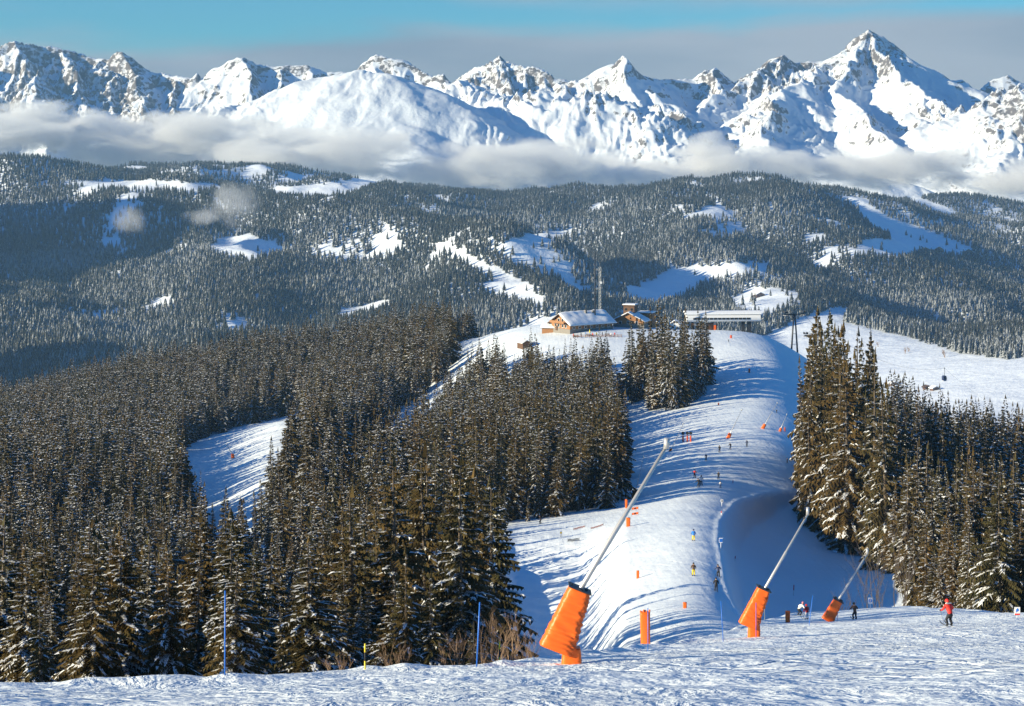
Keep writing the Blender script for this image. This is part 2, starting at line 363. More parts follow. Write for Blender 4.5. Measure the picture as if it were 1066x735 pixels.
# ------------------------------------------------------------------ spruces
def spruce(h, rad, seed, whorls, per, lod, snow, bare=.06):
    """crown as many drooping fronds; returns (co, faces, material index)"""
    rg = random.Random(seed); V = []; Fc = []; MI = []
    def tri(a, b, c, m):
        n = len(V); V.extend((a, b, c)); Fc.append((n, n+1, n+2)); MI.append(m)
    up = Vector((0, 0, 1)); lean = Vector((rg.uniform(-.01, .01), rg.uniform(-.01, .01), 0))*h
    side = [rg.uniform(.72, 1.2) for _ in range(7)]; pe = rg.uniform(.66, 1.0)
    for w in range(whorls):
        t = w/(whorls-1); z = h*(bare+(1-bare)*t**.92)
        Rw = rad*((1-t)**pe+.012)*(1-.25*max(0, .12-t)/.12)*rg.uniform(.72, 1.18)
        n = max(4, int(per*(1-.45*t))); a0 = rg.uniform(0, 6.3)
        for b in range(n):
            if rg.random() < .10: continue
            az = a0+6.283*b/n+rg.uniform(-.35, .35); k = az/6.283*7
            s_ = side[int(k) % 7]*(1-k % 1)+side[(int(k)+1) % 7]*(k % 1)
            L = Rw*rg.uniform(.68, 1.12)*s_; d = Vector((math.cos(az), math.sin(az), 0)); q = Vector((-d.y, d.x, 0))
            droop = L*(.55-.5*t)*rg.uniform(.7, 1.3); base = Vector((0, 0, z+rg.uniform(-.5, .5)*h/whorls))+lean*t
            def P(s): return base+d*(L*s)+up*(L*.10*s*(1+2.2*t)-droop*s*s)
            sn = rg.random() < snow*(1.25-.5*t)
            if lod == 0:
                ns = max(3, min(7, int(L/.38))); W = L*.34
                for i in range(ns):
                    s0 = .16+.84*i/ns; p = P(s0); s1 = min(1.03, s0+1.25/ns)
                    wd = (W*(1-s0*.72)+.12)*rg.uniform(.7, 1.2); hang = wd*rg.uniform(.35, .8)
                    for sg in (1, -1):
                        tip = P(s1)+q*sg*wd-up*hang*.8; tri(p, P(min(1, s0+.7/ns)), tip, 0)
                    tri(p, P(s1), P((s0+s1)/2)+q*rg.uniform(-.3, .3)*wd-up*(hang*1.5+.1), 0)
                    if sn and rg.random() < .82:
                        o_ = up*.07; ww = wd*rg.uniform(.25, .5)
                        e = P(s1)+q*rg.uniform(-.2, .2)*wd
                        tri(p+q*ww+o_-up*.08, e+o_*.5-up*.03, p-q*ww+o_-up*.08, 1)
                        if rg.random() < .6: tri(P(s0+.1/ns)+o_, P(s1)+q*(wd*.8*rg.choice((1, -1)))-up*hang*.55+o_, P(s0+.6/ns)+o_*1.4, 1)
            elif lod == 1:
                wd = L*.3+.15; e = P(1.0); mdl = P(.55)
                for sg in (1, -1): tri(P(.1), mdl+q*sg*wd-up*wd*.45, e, 0)
                tri(P(.25), P(.8)-up*(wd*.9+.15), e, 0)
                tri(mdl+q*wd*.2, P(.75)+q*wd*1.1*rg.choice((1, -1))-up*wd*.7, P(.9), 0)
                if sn:
                    o_ = up*.1; tri(P(.35)+q*wd*.5+o_*.2, e+o_*.6, P(.35)-q*wd*.5+o_*.2, 1)
                    if rg.random() < .5: tri(P(.3)+o_, mdl+q*rg.choice((1, -1))*wd*.85-up*wd*.33+o_, P(.72)+o_, 1)
    tip = Vector((0, 0, h))+lean
    for k in range(3):
        a = k*2.1; tri(tip+up*.35, tip+Vector((math.cos(a)*.012, math.sin(a)*.012, -.05))*h, tip+Vector((math.cos(a+1.2)*.012, math.sin(a+1.2)*.012, -.05))*h, 0)
    return V, Fc, MI
def crown_mesh(name, *a, mats):
    V, Fc, MI = spruce(*a); return mesh_np(name, [tuple(v) for v in V], np.array(Fc), mats, MI)
def far_tree(name, seed, mats, snow):
    rg = random.Random(seed); V = []; Fc = []; MI = []; tiers = 6
    for i in range(tiers):
        z0 = .06+.86*(i/tiers)**.95; z1 = z0+.34*(1-.4*i/tiers); r = .17*(1-i/tiers)**.8+.012; n = 7; c = len(V); V.append((0, 0, min(1.0, z1))); a0 = rg.uniform(0, 6)
        for k in range(n*2):
            a = a0+k*math.pi/n; rr = r*(rg.uniform(.85, 1.25) if k % 2 == 0 else .5); V.append((rr*math.cos(a), rr*math.sin(a), z0+(rg.uniform(-.04, .02) if k % 2 == 0 else .05)))
        for k in range(n*2):
            Fc.append((c, c+1+k, c+1+(k+1) % (n*2))); MI.append(1 if rg.random() < snow else 0)
    return mesh_np(name, V, np.array(Fc), mats, MI)
def trunk_mesh(h, r):
    V = []; Fc = []; n = 6
    for z, k in ((-1.2, 1.25), (0, 1.1), (.35*h, .8), (.98*h, .08)):
        for i in range(n): V.append((r*k*math.cos(i*6.283/n), r*k*math.sin(i*6.283/n), z))
    for j in range(3):
        for i in range(n): Fc.append((j*n+i, j*n+(i+1) % n, (j+1)*n+(i+1) % n, (j+1)*n+i))
    return mesh_np('trunk', V, np.array(Fc), [M['bark']], smooth=True)
MT = [M['needle'], M['tsnow']]
NEAR = []                                   # unit height 20 m
for i, (rad, wh, per, sn, br) in enumerate([(3.2, 40, 11, .30, .04), (2.9, 42, 10, .45, .05), (3.6, 38, 12, .60, .03), (2.5, 44, 9, .22, .06), (3.0, 40, 11, .8, .04), (3.8, 36, 12, .4, .02), (2.7, 34, 9, .35, .12), (3.4, 42, 12, .5, .03), (3.1, 33, 10, .65, .08)]):
    NEAR.append(crown_mesh('crown', 20, rad, 100+i, wh, per, 0, sn, br, mats=MT))
TRUNK = trunk_mesh(20, .28)
MID = []
for i, (rad, wh, per, sn) in enumerate([(2.9, 26, 8, .25), (2.6, 27, 8, .45), (3.2, 25, 9, .7), (2.4, 28, 7, .95), (3.0, 26, 8, .8)]):
    MID.append(crown_mesh('mid_crown', 20, rad, 200+i, wh, per, 1, sn, .05, mats=MT))
FM = [M['needle_far'], M['frost']]
FAR = [far_tree('far_crown', 300+i, FM, s) for i, s in enumerate((.06, .18, .32, .5, .7))]
def scatter(name, pts, rot, scl, idx, protos, label, cat, group=None):
    pc = bpy.data.collections.new(name+'_kinds')
    for k, me in enumerate(protos): pc.objects.link(bpy.data.objects.new('%s_kind_%02d' % (name, k), me))
    me = bpy.data.meshes.new(name); me.vertices.add(len(pts)); me.vertices.foreach_set('co', np.asarray(pts, np.float32).ravel())
    for nm, ty, arr in (('rz', 'FLOAT', rot), ('pick', 'INT', idx)):
        a = me.attributes.new(nm, ty, 'POINT'); a.data.foreach_set('value', np.asarray(arr, np.float32 if ty == 'FLOAT' else np.int32))
    a = me.attributes.new('sc', 'FLOAT_VECTOR', 'POINT'); a.data.foreach_set('vector', np.asarray(scl, np.float32).ravel())
    o = link(bpy.data.objects.new(name, me)); tag(o, label, cat, group, 'stuff')
    ng = bpy.data.node_groups.new(name, 'GeometryNodeTree'); ng.interface.new_socket('Geometry', in_out='INPUT', socket_type='NodeSocketGeometry'); ng.interface.new_socket('Geometry', in_out='OUTPUT', socket_type='NodeSocketGeometry')
    gi = ng.nodes.new('NodeGroupInput'); go = ng.nodes.new('NodeGroupOutput'); ip = ng.nodes.new('GeometryNodeInstanceOnPoints'); ci = ng.nodes.new('GeometryNodeCollectionInfo')
    ci.inputs[0].default_value = pc; ci.inputs['Separate Children'].default_value = True; ci.inputs['Reset Children'].default_value = True
    def attr(nm, ty):
        n = ng.nodes.new('GeometryNodeInputNamedAttribute'); n.data_type = ty; n.inputs[0].default_value = nm; return [s for s in n.outputs if s.enabled][0]
    cb = ng.nodes.new('ShaderNodeCombineXYZ'); ng.links.new(attr('rz', 'FLOAT'), cb.inputs[2])
    ng.links.new(gi.outputs[0], ip.inputs['Points']); ng.links.new(ci.outputs[0], ip.inputs['Instance']); ip.inputs['Pick Instance'].default_value = True
    ng.links.new(attr('pick', 'INT'), ip.inputs['Instance Index']); ng.links.new(cb.outputs[0], ip.inputs['Rotation']); ng.links.new(attr('sc', 'FLOAT_VECTOR'), ip.inputs['Scale']); ng.links.new(ip.outputs[0], go.inputs[0])
    md = o.modifiers.new('scatter', 'NODES'); md.node_group = ng; return o

# near forest: where spruces stand, in bearing and distance
EDGE_D = [60, 90, 125, 160, 200, 340, 400, 425, 520, 620, 700, 760, 830]
EDGE_P = [330, 440, 470, 512, 512, 505, 530, 640, 650, 650, 645, 640, 632]
def proj(x, y, z): return CX+x/y*F, HY-z/y*F
PATH = [(480, 900, 26), (440, 850, 24), (405, 740, 22), (370, 600, 20), (345, 520, 16)]
def near_mask(x, y):
    px = CX+x/y*F; m = np.zeros(x.shape, int)
    e = np.interp(y, EDGE_D, EDGE_P)+6*pnoise(x/14, y/14, 9)
    left = (px < e) & (y > 68+6*pnoise(x/5, y/5, 3)) & (y < 830)
    left |= (y >= 830) & (y < 1290) & (px < np.interp(y, [830, 870, 930, 1000, 1150, 1290], [600, 500, 470, 470, 495, 480]))
    left &= ~((px > 300) & (px < 560) & (y > 870) & (y < 960) & (px > np.interp(y, [870, 960], [455, 475])))
    # open glade on the left
    gl = inpoly(px, y, [(205, 905), (300, 985), (335, 900), (312, 660), (294, 530), (258, 462), (226, 455), (206, 510), (190, 560), (180, 700), (178, 800)])
    left &= ~gl
    for (a, da, wa), (b, db, wb) in zip(PATH[:-1], PATH[1:]):
        ax, bx = (a-CX)/F*da, (b-CX)/F*db; dx, dy = bx-ax, db-da; t = np.clip(((x-ax)*dx+(y-da)*dy)/(dx*dx+dy*dy), 0, 1)
        left &= ~(np.hypot(x-ax-t*dx, y-da-t*dy) < (wa+(wb-wa)*t)*.42)
    m[left] = 1
    cl = inpoly(px, y, [(648, 775), (672, 735), (700, 715), (734, 742), (737, 790), (700, 812), (655, 815)]); m[cl] = 2
    rc = inpoly(px, y, [(832, 480), (838, 445), (872, 418), (908, 380), (934, 345), (936, 400), (928, 470), (905, 560), (860, 600), (838, 540)]); m[rc] = 3
    rs = inpoly(px, y, [(952, 262), (975, 232), (1010, 205), (1480, 190), (1480, 760), (1085, 700), (1030, 640), (985, 640), (955, 600), (935, 520), (932, 400), (936, 320)]); m[rs] = 4
    ro = inpoly(px, y, [(915, 700), (1400, 760), (1400, 900), (930, 860)]); m[ro] = 5
    return m
def jitter_grid(y0, y1, sp, p0=-300, p1=1450):
    pts = []; y = y0
    while y < y1:
        s = sp(y); xs = np.arange((p0-CX)/F*y, (p1-CX)/F*y, s); n = len(xs)
        pts.append(np.stack([xs+RNG.uniform(-.48, .48, n)*s+(int(y/s) % 2)*s/2, y+RNG.uniform(-.48, .48, n)*s], 1)); y += s*.9
    return np.concatenate(pts)
pts = jitter_grid(66, 1290, lambda y: 4.1+min(y, 900)*.0037)
mk = near_mask(pts[:, 0], pts[:, 1]); pts = pts[mk > 0]; mk = mk[mk > 0]
n = len(pts); x, y = pts.T; z = near_h(x, y); px, py = proj(x, y, z)
hh = RNG.uniform(13, 25, n)+4*pnoise(x/40, y/40, 15)
hh = np.where(mk == 1, np.minimum(hh, np.interp(y, [60, 75, 95, 130, 200, 260], [5, 7.5, 10.5, 14.5, 20, 27])*RNG.uniform(.75, 1.1, n)), hh)
hh = np.where((mk == 1) & (px > 180) & (px < 320) & (y < 420) & (y > 200), hh*.75, hh)
hh = np.where((mk == 1) & (y > 150) & (y < 400) & (px > 400), hh*.8, hh)
hh = np.where((mk == 1) & (y > 500), hh*1.12, hh)
hh = np.where((mk == 1) & (y > 78) & (y < 148) & (px > 250), np.minimum(hh, RNG.uniform(3.5, 7.5, n)), hh)
hh = np.where((mk == 1) & (px < 360) & (y < 320), np.minimum(hh, np.interp(y, [60, 75, 95, 130, 200, 320], [4.5, 6, 8, 10.5, 13, 19])*RNG.uniform(.7, 1.15, n)), hh)
hh = np.where((mk == 1) & (y > 215) & (y < 405) & (px > 440), RNG.uniform(4.5, 10.5, n), hh)
hh = np.where((mk == 1) & (y > 150) & (y < 215) & (px > 380), RNG.uniform(15, 23, n), hh)
hh = np.where(mk == 2, RNG.uniform(24, 34, n), hh); hh = np.where(mk == 3, RNG.uniform(28, 40, n)*np.where((px > 845) & (px < 912), 1.22, .95), hh)
hh = np.where(mk == 4, RNG.uniform(20, 34, n), hh); hh = np.where((mk == 4) & (y < 300), RNG.uniform(7, 16, n), hh); hh = np.where((mk == 4) & (y >= 300) & (y < 430), RNG.uniform(15, 25, n), hh); hh = np.where(mk == 5, RNG.uniform(20, 32, n), hh)
small = RNG.random(n) < .22; hh = np.where(small, hh*RNG.uniform(.35, .7, n), hh)
hh = np.where((mk == 1) & (y > 780) & (px > 470), hh*.75, hh)
# what shows: sweep front to back over the bearings
order = np.argsort(y); env = np.full(400, 720.0); vis = np.zeros(n)
def cidx(p): return np.clip(((p+60)/3).astype(int), 0, 399)
crestpx = np.linspace(-60, 1140, 400); cd = crest_d(crestpx); env = HY-fore((crestpx-CX)/F*cd, cd)/cd*F
for i in order:
    w = .13*hh[i]/y[i]*F; a = int((px[i]-w+60)/3); b = int((px[i]+w+60)/3)+1
    if b <= 15 or a >= 380: continue
    a = max(a, 0); b = min(b, 400); cc = crestpx[a:b]; top = py[i]-hh[i]/y[i]*F*np.clip(1-np.abs(cc-px[i])/w, 0, 1)
    g = np.maximum(0, np.minimum(env[a:b], py[i])-top); inside = (cc > 0) & (cc < 1066); vis[i] = (g*inside).sum()*3; env[a:b] = np.minimum(env[a:b], top)
pick = np.argsort(-vis)[:288]; isn = np.zeros(n, bool); isn[pick] = True
print('near trees', n, 'individual', isn.sum(), 'min vis', vis[pick].min())
widths = RNG.uniform(.78, 1.45, n)*np.where(hh > 27, .76, 1)*np.where(y < 150, 1.3, 1)*np.where(y > 500, 1.15, 1); rots = RNG.uniform(0, 6.28, n)
frosty = np.clip(.5+.5*pnoise(x/60, y/60, 33)+sstep(300, 900, y)*.5-sstep(350, 500, px)*(mk == 1)*.35+.22*(mk == 1)*(1-sstep(180, 330, px))+.15*(mk == 4)+RNG.uniform(-.3, .3, n), 0, 1)
def kind_of(fr, nk): return min(nk-1, int(fr*nk))
NORD = [3, 0, 5, 1, 2, 4]
STAND = {1: ('snow dusted spruce crowded into the big forest left of the piste', 'spruces of the forest left of the piste'),
         2: ('dark tall spruce in the island of trees on the hilltop beside the piste', 'spruces of the hilltop island'),
         3: ('tall slim spruce in the tight stand right of the piste', 'spruces of the stand right of the piste'),
         4: ('snowy spruce in the wood at the right edge behind the red skier', 'spruces of the wood behind the red skier'),
         5: ('far spruce beyond the wood at the right, below the white valley field', 'far spruces below the white valley field')}
TREES = []
for i in pick:
    i = int(i); r = empty('spruce_tree', (x[i], y[i], z[i]), rots[i]); r.rotation_euler.x = RNG.normal(0, .022); r.rotation_euler.y = RNG.normal(0, .022); k = hh[i]/20
    r.scale = (k*widths[i], k*widths[i], k); c = link(bpy.data.objects.new('crown', NEAR[6+i % 3 if i % 10 < 4 else NORD[kind_of(frosty[i], 6)]]), r); t = link(bpy.data.objects.new('trunk', TRUNK), r)
    st = int(mk[i]); tag(r, STAND[st][0], 'spruce', STAND[st][1]); TREES.append((r, px[i], py[i], py[i]-hh[i]/y[i]*F, st, y[i]))
used = set()
def name_tree(st, key, label, cond=lambda t: True):
    c = [t for t in TREES if t[4] == st and t[0].name not in used and cond(t)]
    if c: t = min(c, key=key); used.add(t[0].name); t[0]['label'] = label; del t[0]['group']
near = lambda px, y0=0, y1=115: (lambda t: 0 if False else abs(t[1]-px))
fr_ = lambda t: t[5] < 112
name_tree(1, lambda t: abs(t[1]-236)+t[5]*.3, 'spruce standing directly behind the tall blue piste pole', fr_)
name_tree(1, lambda t: abs(t[1]-380)+t[5]*.3, 'spruce standing directly behind the short yellow pole', fr_)
name_tree(1, lambda t: t[1], 'first spruce of the front row, cut by the left border', lambda t: fr_(t) and t[1] > -8)
name_tree(1, lambda t: -t[1], 'front spruce at the right end of the big forest, closest to the bare bushes', lambda t: t[5] < 160)
name_tree(1, lambda t: t[2]-t[3], 'smallest young spruce in the front row of the left forest', lambda t: fr_(t) and 20 < t[1] < 460)
name_tree(1, lambda t: t[3]-t[2], 'tallest looking spruce of the front part of the left forest', lambda t: t[5] < 200 and 20 < t[1] < 500)
name_tree(1, lambda t: -t[1], 'last spruce of the left forest, its branches reaching over the piste edge', lambda t: t[5] > 400)
name_tree(2, lambda t: t[1], 'left outermost spruce of the hilltop island of trees')
name_tree(2, lambda t: -t[1], 'right outermost spruce of the hilltop island of trees')
name_tree(2, lambda t: -t[2], 'spruce with the lowest foot in the hilltop island of trees')
name_tree(3, lambda t: t[1], 'tall spruce at the piste side corner of the right stand')
name_tree(3, lambda t: t[3], 'spruce with the highest tip of the stand right of the piste')
name_tree(3, lambda t: -t[2], 'spruce at the foot of the right stand, lowest on the shaded hollow')
name_tree(4, lambda t: abs(t[1]-1059)+t[5]*.2, 'spruce standing directly behind the white and red board', lambda t: t[5] < 330)
name_tree(4, lambda t: abs(t[1]-989)+t[5]*.2, 'spruce standing directly behind the skier in red', lambda t: t[5] < 330)
name_tree(4, lambda t: t[1], 'first spruce of the right hand wood, beside the dark leafless trees', lambda t: t[5] < 420)
name_tree(4, lambda t: t[2]-t[3], 'smallest young spruce in front of the wood behind the red skier', lambda t: 945 < t[1] < 1060 and t[5] < 330)
name_tree(4, lambda t: t[3], 'spruce with the highest tip in the wood behind the red skier', lambda t: t[1] < 1060)
rest = ~isn; yy = y[rest]; f2 = frosty[rest]
# the others: full crowns up to 330 m, lighter ones beyond; one object
protos = NEAR+MID
idx = np.array([NORD[kind_of(f, 6)] if d < 300 else 9+kind_of(f, 5) for f, d in zip(f2, yy)])
k = hh[rest]/20
P_ = np.stack([x[rest], y[rest], z[rest]-.2], 1); SC = np.stack([k*widths[rest], k*widths[rest], k], 1)
scatter('spruce_forest', P_, rots[rest], SC, idx, protos, 'the deeper rows of the near spruce forest, merging into one dark snow flecked mass', 'forest')

# far forest on the hills
GL = [[(218,262),(225,250),(260,244),(290,255),(300,266),(260,272)], [(60,192),(110,187),(225,191),(232,199),(150,200)], [(280,197),(345,190),(400,182),(410,190),(345,208),(290,206)],
 [(512,258),(530,248),(595,238),(590,250),(560,255),(530,263)], [(712,226),(750,211),(755,219),(715,232)], [(655,300),(700,280),(800,273),(802,284),(745,292),(705,312),(680,320),(650,312)],
 [(758,312),(780,300),(830,303),(834,318),(790,330),(765,324)], [(790,352),(850,324),(888,318),(880,336),(940,350),(1000,368),(1045,374),(1066,390),(1400,400),(1400,460),(880,460),(780,380)],
 [(875,204),(900,206),(920,225),(960,238),(1015,260),(1010,268),(960,264),(930,250),(905,237),(890,217)], [(882,267),(900,250),(930,248),(968,262),(940,270)], [(440,252),(470,256),(500,272),(555,298),(560,310),(520,294),(480,272),(450,259)],
 [(495,297),(530,293),(572,313),(565,324),(520,312)], [(580,288),(612,300),(620,310),(598,308)], [(342,328),(400,311),(408,320),(360,334)], [(328,255),(352,260),(365,270),(335,269)], [(838,246),(858,242),(860,251),(836,253)],
 [(936,198),(1000,222),(990,228),(940,206)], [(345,345),(470,360),(460,372),(350,360)], [(820,188),(860,176),(930,188),(980,200),(930,200),(860,192)]]
pf = jitter_grid(2480, 6450, lambda y: 7.2+(y-2480)*.0013, -420, 1500)
x, y = pf.T; z = hill_h(x, y); px, py = proj(x, y, z)
keep = np.ones(len(x), bool)
wob = 4*pnoise(x/60, y/60, 7)
for g in GL: keep &= ~inpoly(px+wob, py+wob*.5, g)
dens = fbm(x/170, y/240, 3, 41)+.75; keep &= RNG.random(len(x)) < np.clip(dens*2.2, 0.05, 1)
upper = (y > 5250) & (px < 420); keep &= ~(upper & (pnoise(x/110, y/160, 6)+.25 < RNG.random(len(x))*.5))
few = RNG.random(len(x)) < .012
keep |= few & (y < 5200) & (dens > .6) & (py < 330)
# drop what the hills themselves hide
u = np.linspace(-420, 1500, 480); Dg = np.arange(1650, 6600, 15.); UU, VV = np.meshgrid(u, Dg); ZZ = hill_h((UU-CX)/F*VV, VV); AN = ZZ/VV; HZ = np.maximum.accumulate(AN, 0)
ii = np.clip(((px+420)/4).astype(int), 0, 479); jj = np.clip(((y-1650)/15).astype(int)-2, 0, len(Dg)-1)
keep &= (z+24)/y > HZ[jj, ii]-.0015
NTOP = near_h((u-CX)/F*np.full((1, 1), 1.)*0+((u-CX)/F)[None, :]*np.arange(400, 1500, 25.)[:, None], np.arange(400, 1500, 25.)[:, None]+0*u[None, :])/np.arange(400, 1500, 25.)[:, None]
keep &= (z+24)/y > NTOP.max(0)[ii]-.006
x, y, z, px, py = x[keep], y[keep], z[keep], px[keep], py[keep]; n = len(x); print('far trees', n)
fr = np.clip(.36+.55*pnoise(x/260, y/340, 13)+RNG.uniform(-.4, .4, n)-.35*sstep(230, 195, py)+.15*sstep(250, 350, py), 0, .999)
ht = RNG.uniform(11, 21, n)*np.where(y > 5000, .85, 1); wd = RNG.uniform(.9, 1.5, n)
scatter('hillside_forest', np.stack([x, y, z-.5], 1), RNG.uniform(0, 6.28, n), np.stack([ht*wd, ht*wd, ht], 1), (fr*5).astype(int), FAR, 'frosted conifer forest covering the hills across the valley, broken by white glades', 'forest')
# ------------------------------------------------------------------ things on the slope
M['orange'] = simple('orange_padding', (.90, .145, .006), .45, var=.10, scale=2, bump=.15)
M['orange_dark'] = simple('faded_orange_fabric', (.62, .09, .03), .7, var=.25, scale=6)
M['alu'] = simple('brushed_aluminium', (.62, .60, .57), .4, .55, var=.08)
M['dark'] = simple('dark_painted_steel', (.035, .038, .045), .5, .2)
M['steel'] = simple('galvanised_steel', (.30, .31, .33), .5, .5)
M['blue'] = simple('blue_plastic', (.02, .16, .62), .45)
M['yellow'] = simple('yellow_plastic', (.85, .62, .03), .5)
M['purple'] = simple('purple_plastic', (.22, .10, .40), .5)
M['white'] = simple('white_enamel', (.8, .8, .8), .45, var=.03)
M['red'] = simple('red_cloth', (.72, .03, .02), .7)
M['black'] = simple('black_cloth', (.018, .019, .024), .8)
M['navy'] = simple('navy_cloth', (.02, .035, .10), .8)
M['bluecloth'] = simple('blue_cloth', (.02, .20, .60), .8)
M['yelcloth'] = simple('yellow_cloth', (.85, .62, .02), .8)
M['whitecloth'] = simple('white_cloth', (.75, .72, .70), .8)
M['pink'] = simple('pink_cloth', (.70, .22, .25), .8)
M['brown'] = simple('brown_cloth', (.09, .05, .03), .8)
M['skin'] = simple('skin', (.50, .30, .22), .6, var=.05)
def wood_mat(name, a, b):
    m, nt, p, o = new_mat(name); c = coords(nt, (1, 1, 1)); w = nt.nodes.new('ShaderNodeTexWave'); w.bands_direction = 'Z'; w.inputs['Scale'].default_value = 1.6; w.inputs['Distortion'].default_value = 1.5; w.inputs['Detail'].default_value = 3; lk(nt, c, w.inputs[0])
    n = noise(nt, c, .7, 5); lk(nt, mixc(nt, math_n(nt, 'MULTIPLY', math_n(nt, 'ADD', w.outputs[1], n), .5), a, b), p.inputs['Base Color']); p.inputs['Roughness'].default_value = .8; return m
M['wood'] = wood_mat('larch_boards', (.20, .085, .035), (.42, .21, .09)); M['darkwood'] = wood_mat('weathered_boards', (.07, .035, .02), (.16, .085, .05))
M['glass'] = simple('dark_window_glass', (.02, .03, .04), .12, var=.1)
M['stone'] = simple('rubble_stone', (.22, .20, .18), .9, var=.4, scale=2, bump=.4)
M['roofsnow'] = simple('roof_snow', (.83, .85, .88), .8, var=.04, scale=1, bump=.6)

class MB:
    def __init__(s): s.bm = bmesh.new(); s.mats = []
    def mi(s, m):
        if m not in s.mats: s.mats.append(m)
        return s.mats.index(m)
    def box(s, c, d, m=None, rot=None, taper=1.0):
        vs = []
        for k in (-1, 1):
            t = taper if k > 0 else 1
            for i, j in ((-1, -1), (1, -1), (1, 1), (-1, 1)):
                v = Vector((i*d[0]/2*t, j*d[1]/2*t, k*d[2]/2)); v = (rot @ v if rot else v)+Vector(c); vs.append(s.bm.verts.new(v))
        for f in ((3, 2, 1, 0), (4, 5, 6, 7), (0, 1, 5, 4), (1, 2, 6, 5), (2, 3, 7, 6), (3, 0, 4, 7)):
            s.bm.faces.new([vs[i] for i in f]).material_index = s.mi(m)
        return s
    def tube(s, pts, rad, m=None, n=8, cap=True):
        pts = [Vector(p) for p in pts]; rs = rad if isinstance(rad, (list, tuple)) else [rad]*len(pts); rings = []
        for i, p in enumerate(pts):
            d = (pts[min(i+1, len(pts)-1)]-pts[max(i-1, 0)]).normalized(); a = d.cross(Vector((0, 1, .001)) if abs(d.y) < .9 else Vector((1, 0, 0))).normalized(); b = d.cross(a)
            rings.append([s.bm.verts.new(p+(a*math.cos(k*6.2832/n)+b*math.sin(k*6.2832/n))*rs[i]) for k in range(n)])
        for r0, r1 in zip(rings[:-1], rings[1:]):
            for k in range(n):
                f = s.bm.faces.new((r0[k], r0[(k+1) % n], r1[(k+1) % n], r1[k])); f.material_index = s.mi(m); f.smooth = n > 4
        if cap:
            for r in (rings[0], rings[-1]): s.bm.faces.new(r).material_index = s.mi(m)
        return s
    def poly(s, pts, ext, m=None):            # closed prism: outline pts extruded by ext
        e = Vector(ext); a = [s.bm.verts.new(p) for p in pts]; b = [s.bm.verts.new(Vector(p)+e) for p in pts]; n = len(a)
        fs = [a, b[::-1]]+[[a[i], a[(i+1) % n], b[(i+1) % n], b[i]] for i in range(n)]
        for f in fs: s.bm.faces.new(f).material_index = s.mi(m)
        return s
    def disc(s, c, r, th, m=None, n=20, axis='y'):
        e = Vector((0, th, 0)) if axis == 'y' else Vector((0, 0, th))
        return s.poly([Vector(c)+Vector((r*math.cos(k*6.2832/n), 0, r*math.sin(k*6.2832/n)) if axis == 'y' else (r*math.cos(k*6.2832/n), r*math.sin(k*6.2832/n), 0)) for k in range(n)], e, m)
    def build(s, name, mat=None, parent=None, bevel=0):
        bmesh.ops.recalc_face_normals(s.bm, faces=s.bm.faces)
        me = bpy.data.meshes.new(name); s.bm.to_mesh(me); s.bm.free()
        for m in s.mats: me.materials.append(M[m] if m else M[mat])
        if not s.mats: me.materials.append(M[mat])
        o = link(bpy.data.objects.new(name, me), parent)
        if bevel: md = o.modifiers.new('bevel', 'BEVEL'); md.width = bevel; md.segments = 2; md.limit_method = 'ANGLE'
        return o
def ground_at(px, py, lo, hi, fn=None):
    """the point of the ground seen at a bearing and dip, searched between two distances"""
    D = np.linspace(lo, hi, 500); X = (px-CX)/F*D; Z = (fn or near_h)(X, D); y = HY-Z/D*F; k = int(np.argmin(np.abs(y-py)))
    return Vector((float(X[k]), float(D[k]), float(Z[k])))
def thing(name, label, cat, loc, rz=0, group=None): return tag(empty(name, loc, rz), label, cat, group)

# ---- padded snow lances
def padded(name, a, b, ha, hb, depth, parent, mat='orange', wr=.05, seed=1, rings=34, seg=36):
    """wrinkled padding between a and b (x,z pairs), half widths ha, hb"""
    A = Vector((a[0], 0, a[1])); B = Vector((b[0], 0, b[1])); ax = (B-A); L = ax.length; ax.normalize(); q = Vector((ax.z, 0, -ax.x)); rg = random.Random(seed); V = []; Fc = []
    for i in range(rings+1):
        t = i/rings; h = ha+(hb-ha)*t; dp = depth*(.9+.1*(1-t)); c = A+ax*L*t
        for k in range(seg):
            an = k*6.2832/seg; cx = math.copysign(abs(math.cos(an))**.45, math.cos(an)); cy = math.copysign(abs(math.sin(an))**.45, math.sin(an))
            side = max(0, cx); w = float(ridged(np.array([t*13+seed-side*1.6*cy]), np.array([an*.8+seed]), 3, 5)[0])-.9
            w = w*wr*(.35+1.0*side)*math.sin(min(1, t*6)*1.57)*math.sin(min(1, (1-t)*7)*1.57)
            V.append(c+q*cx*(h+w)+Vector((0, 1, 0))*cy*(dp/2+w)+ax*w*.6)
    n = seg
    for i in range(rings):
        for k in range(n): Fc.append((i*n+k, i*n+(k+1) % n, (i+1)*n+(k+1) % n, (i+1)*n+k))
    Fc.append(tuple(range(n))[::-1]); Fc.append(tuple(range(rings*n, rings*n+n)))
    me = mesh_np(name, [tuple(v) for v in V], Fc, [M[mat]], smooth=True); return link(bpy.data.objects.new(name, me), parent)
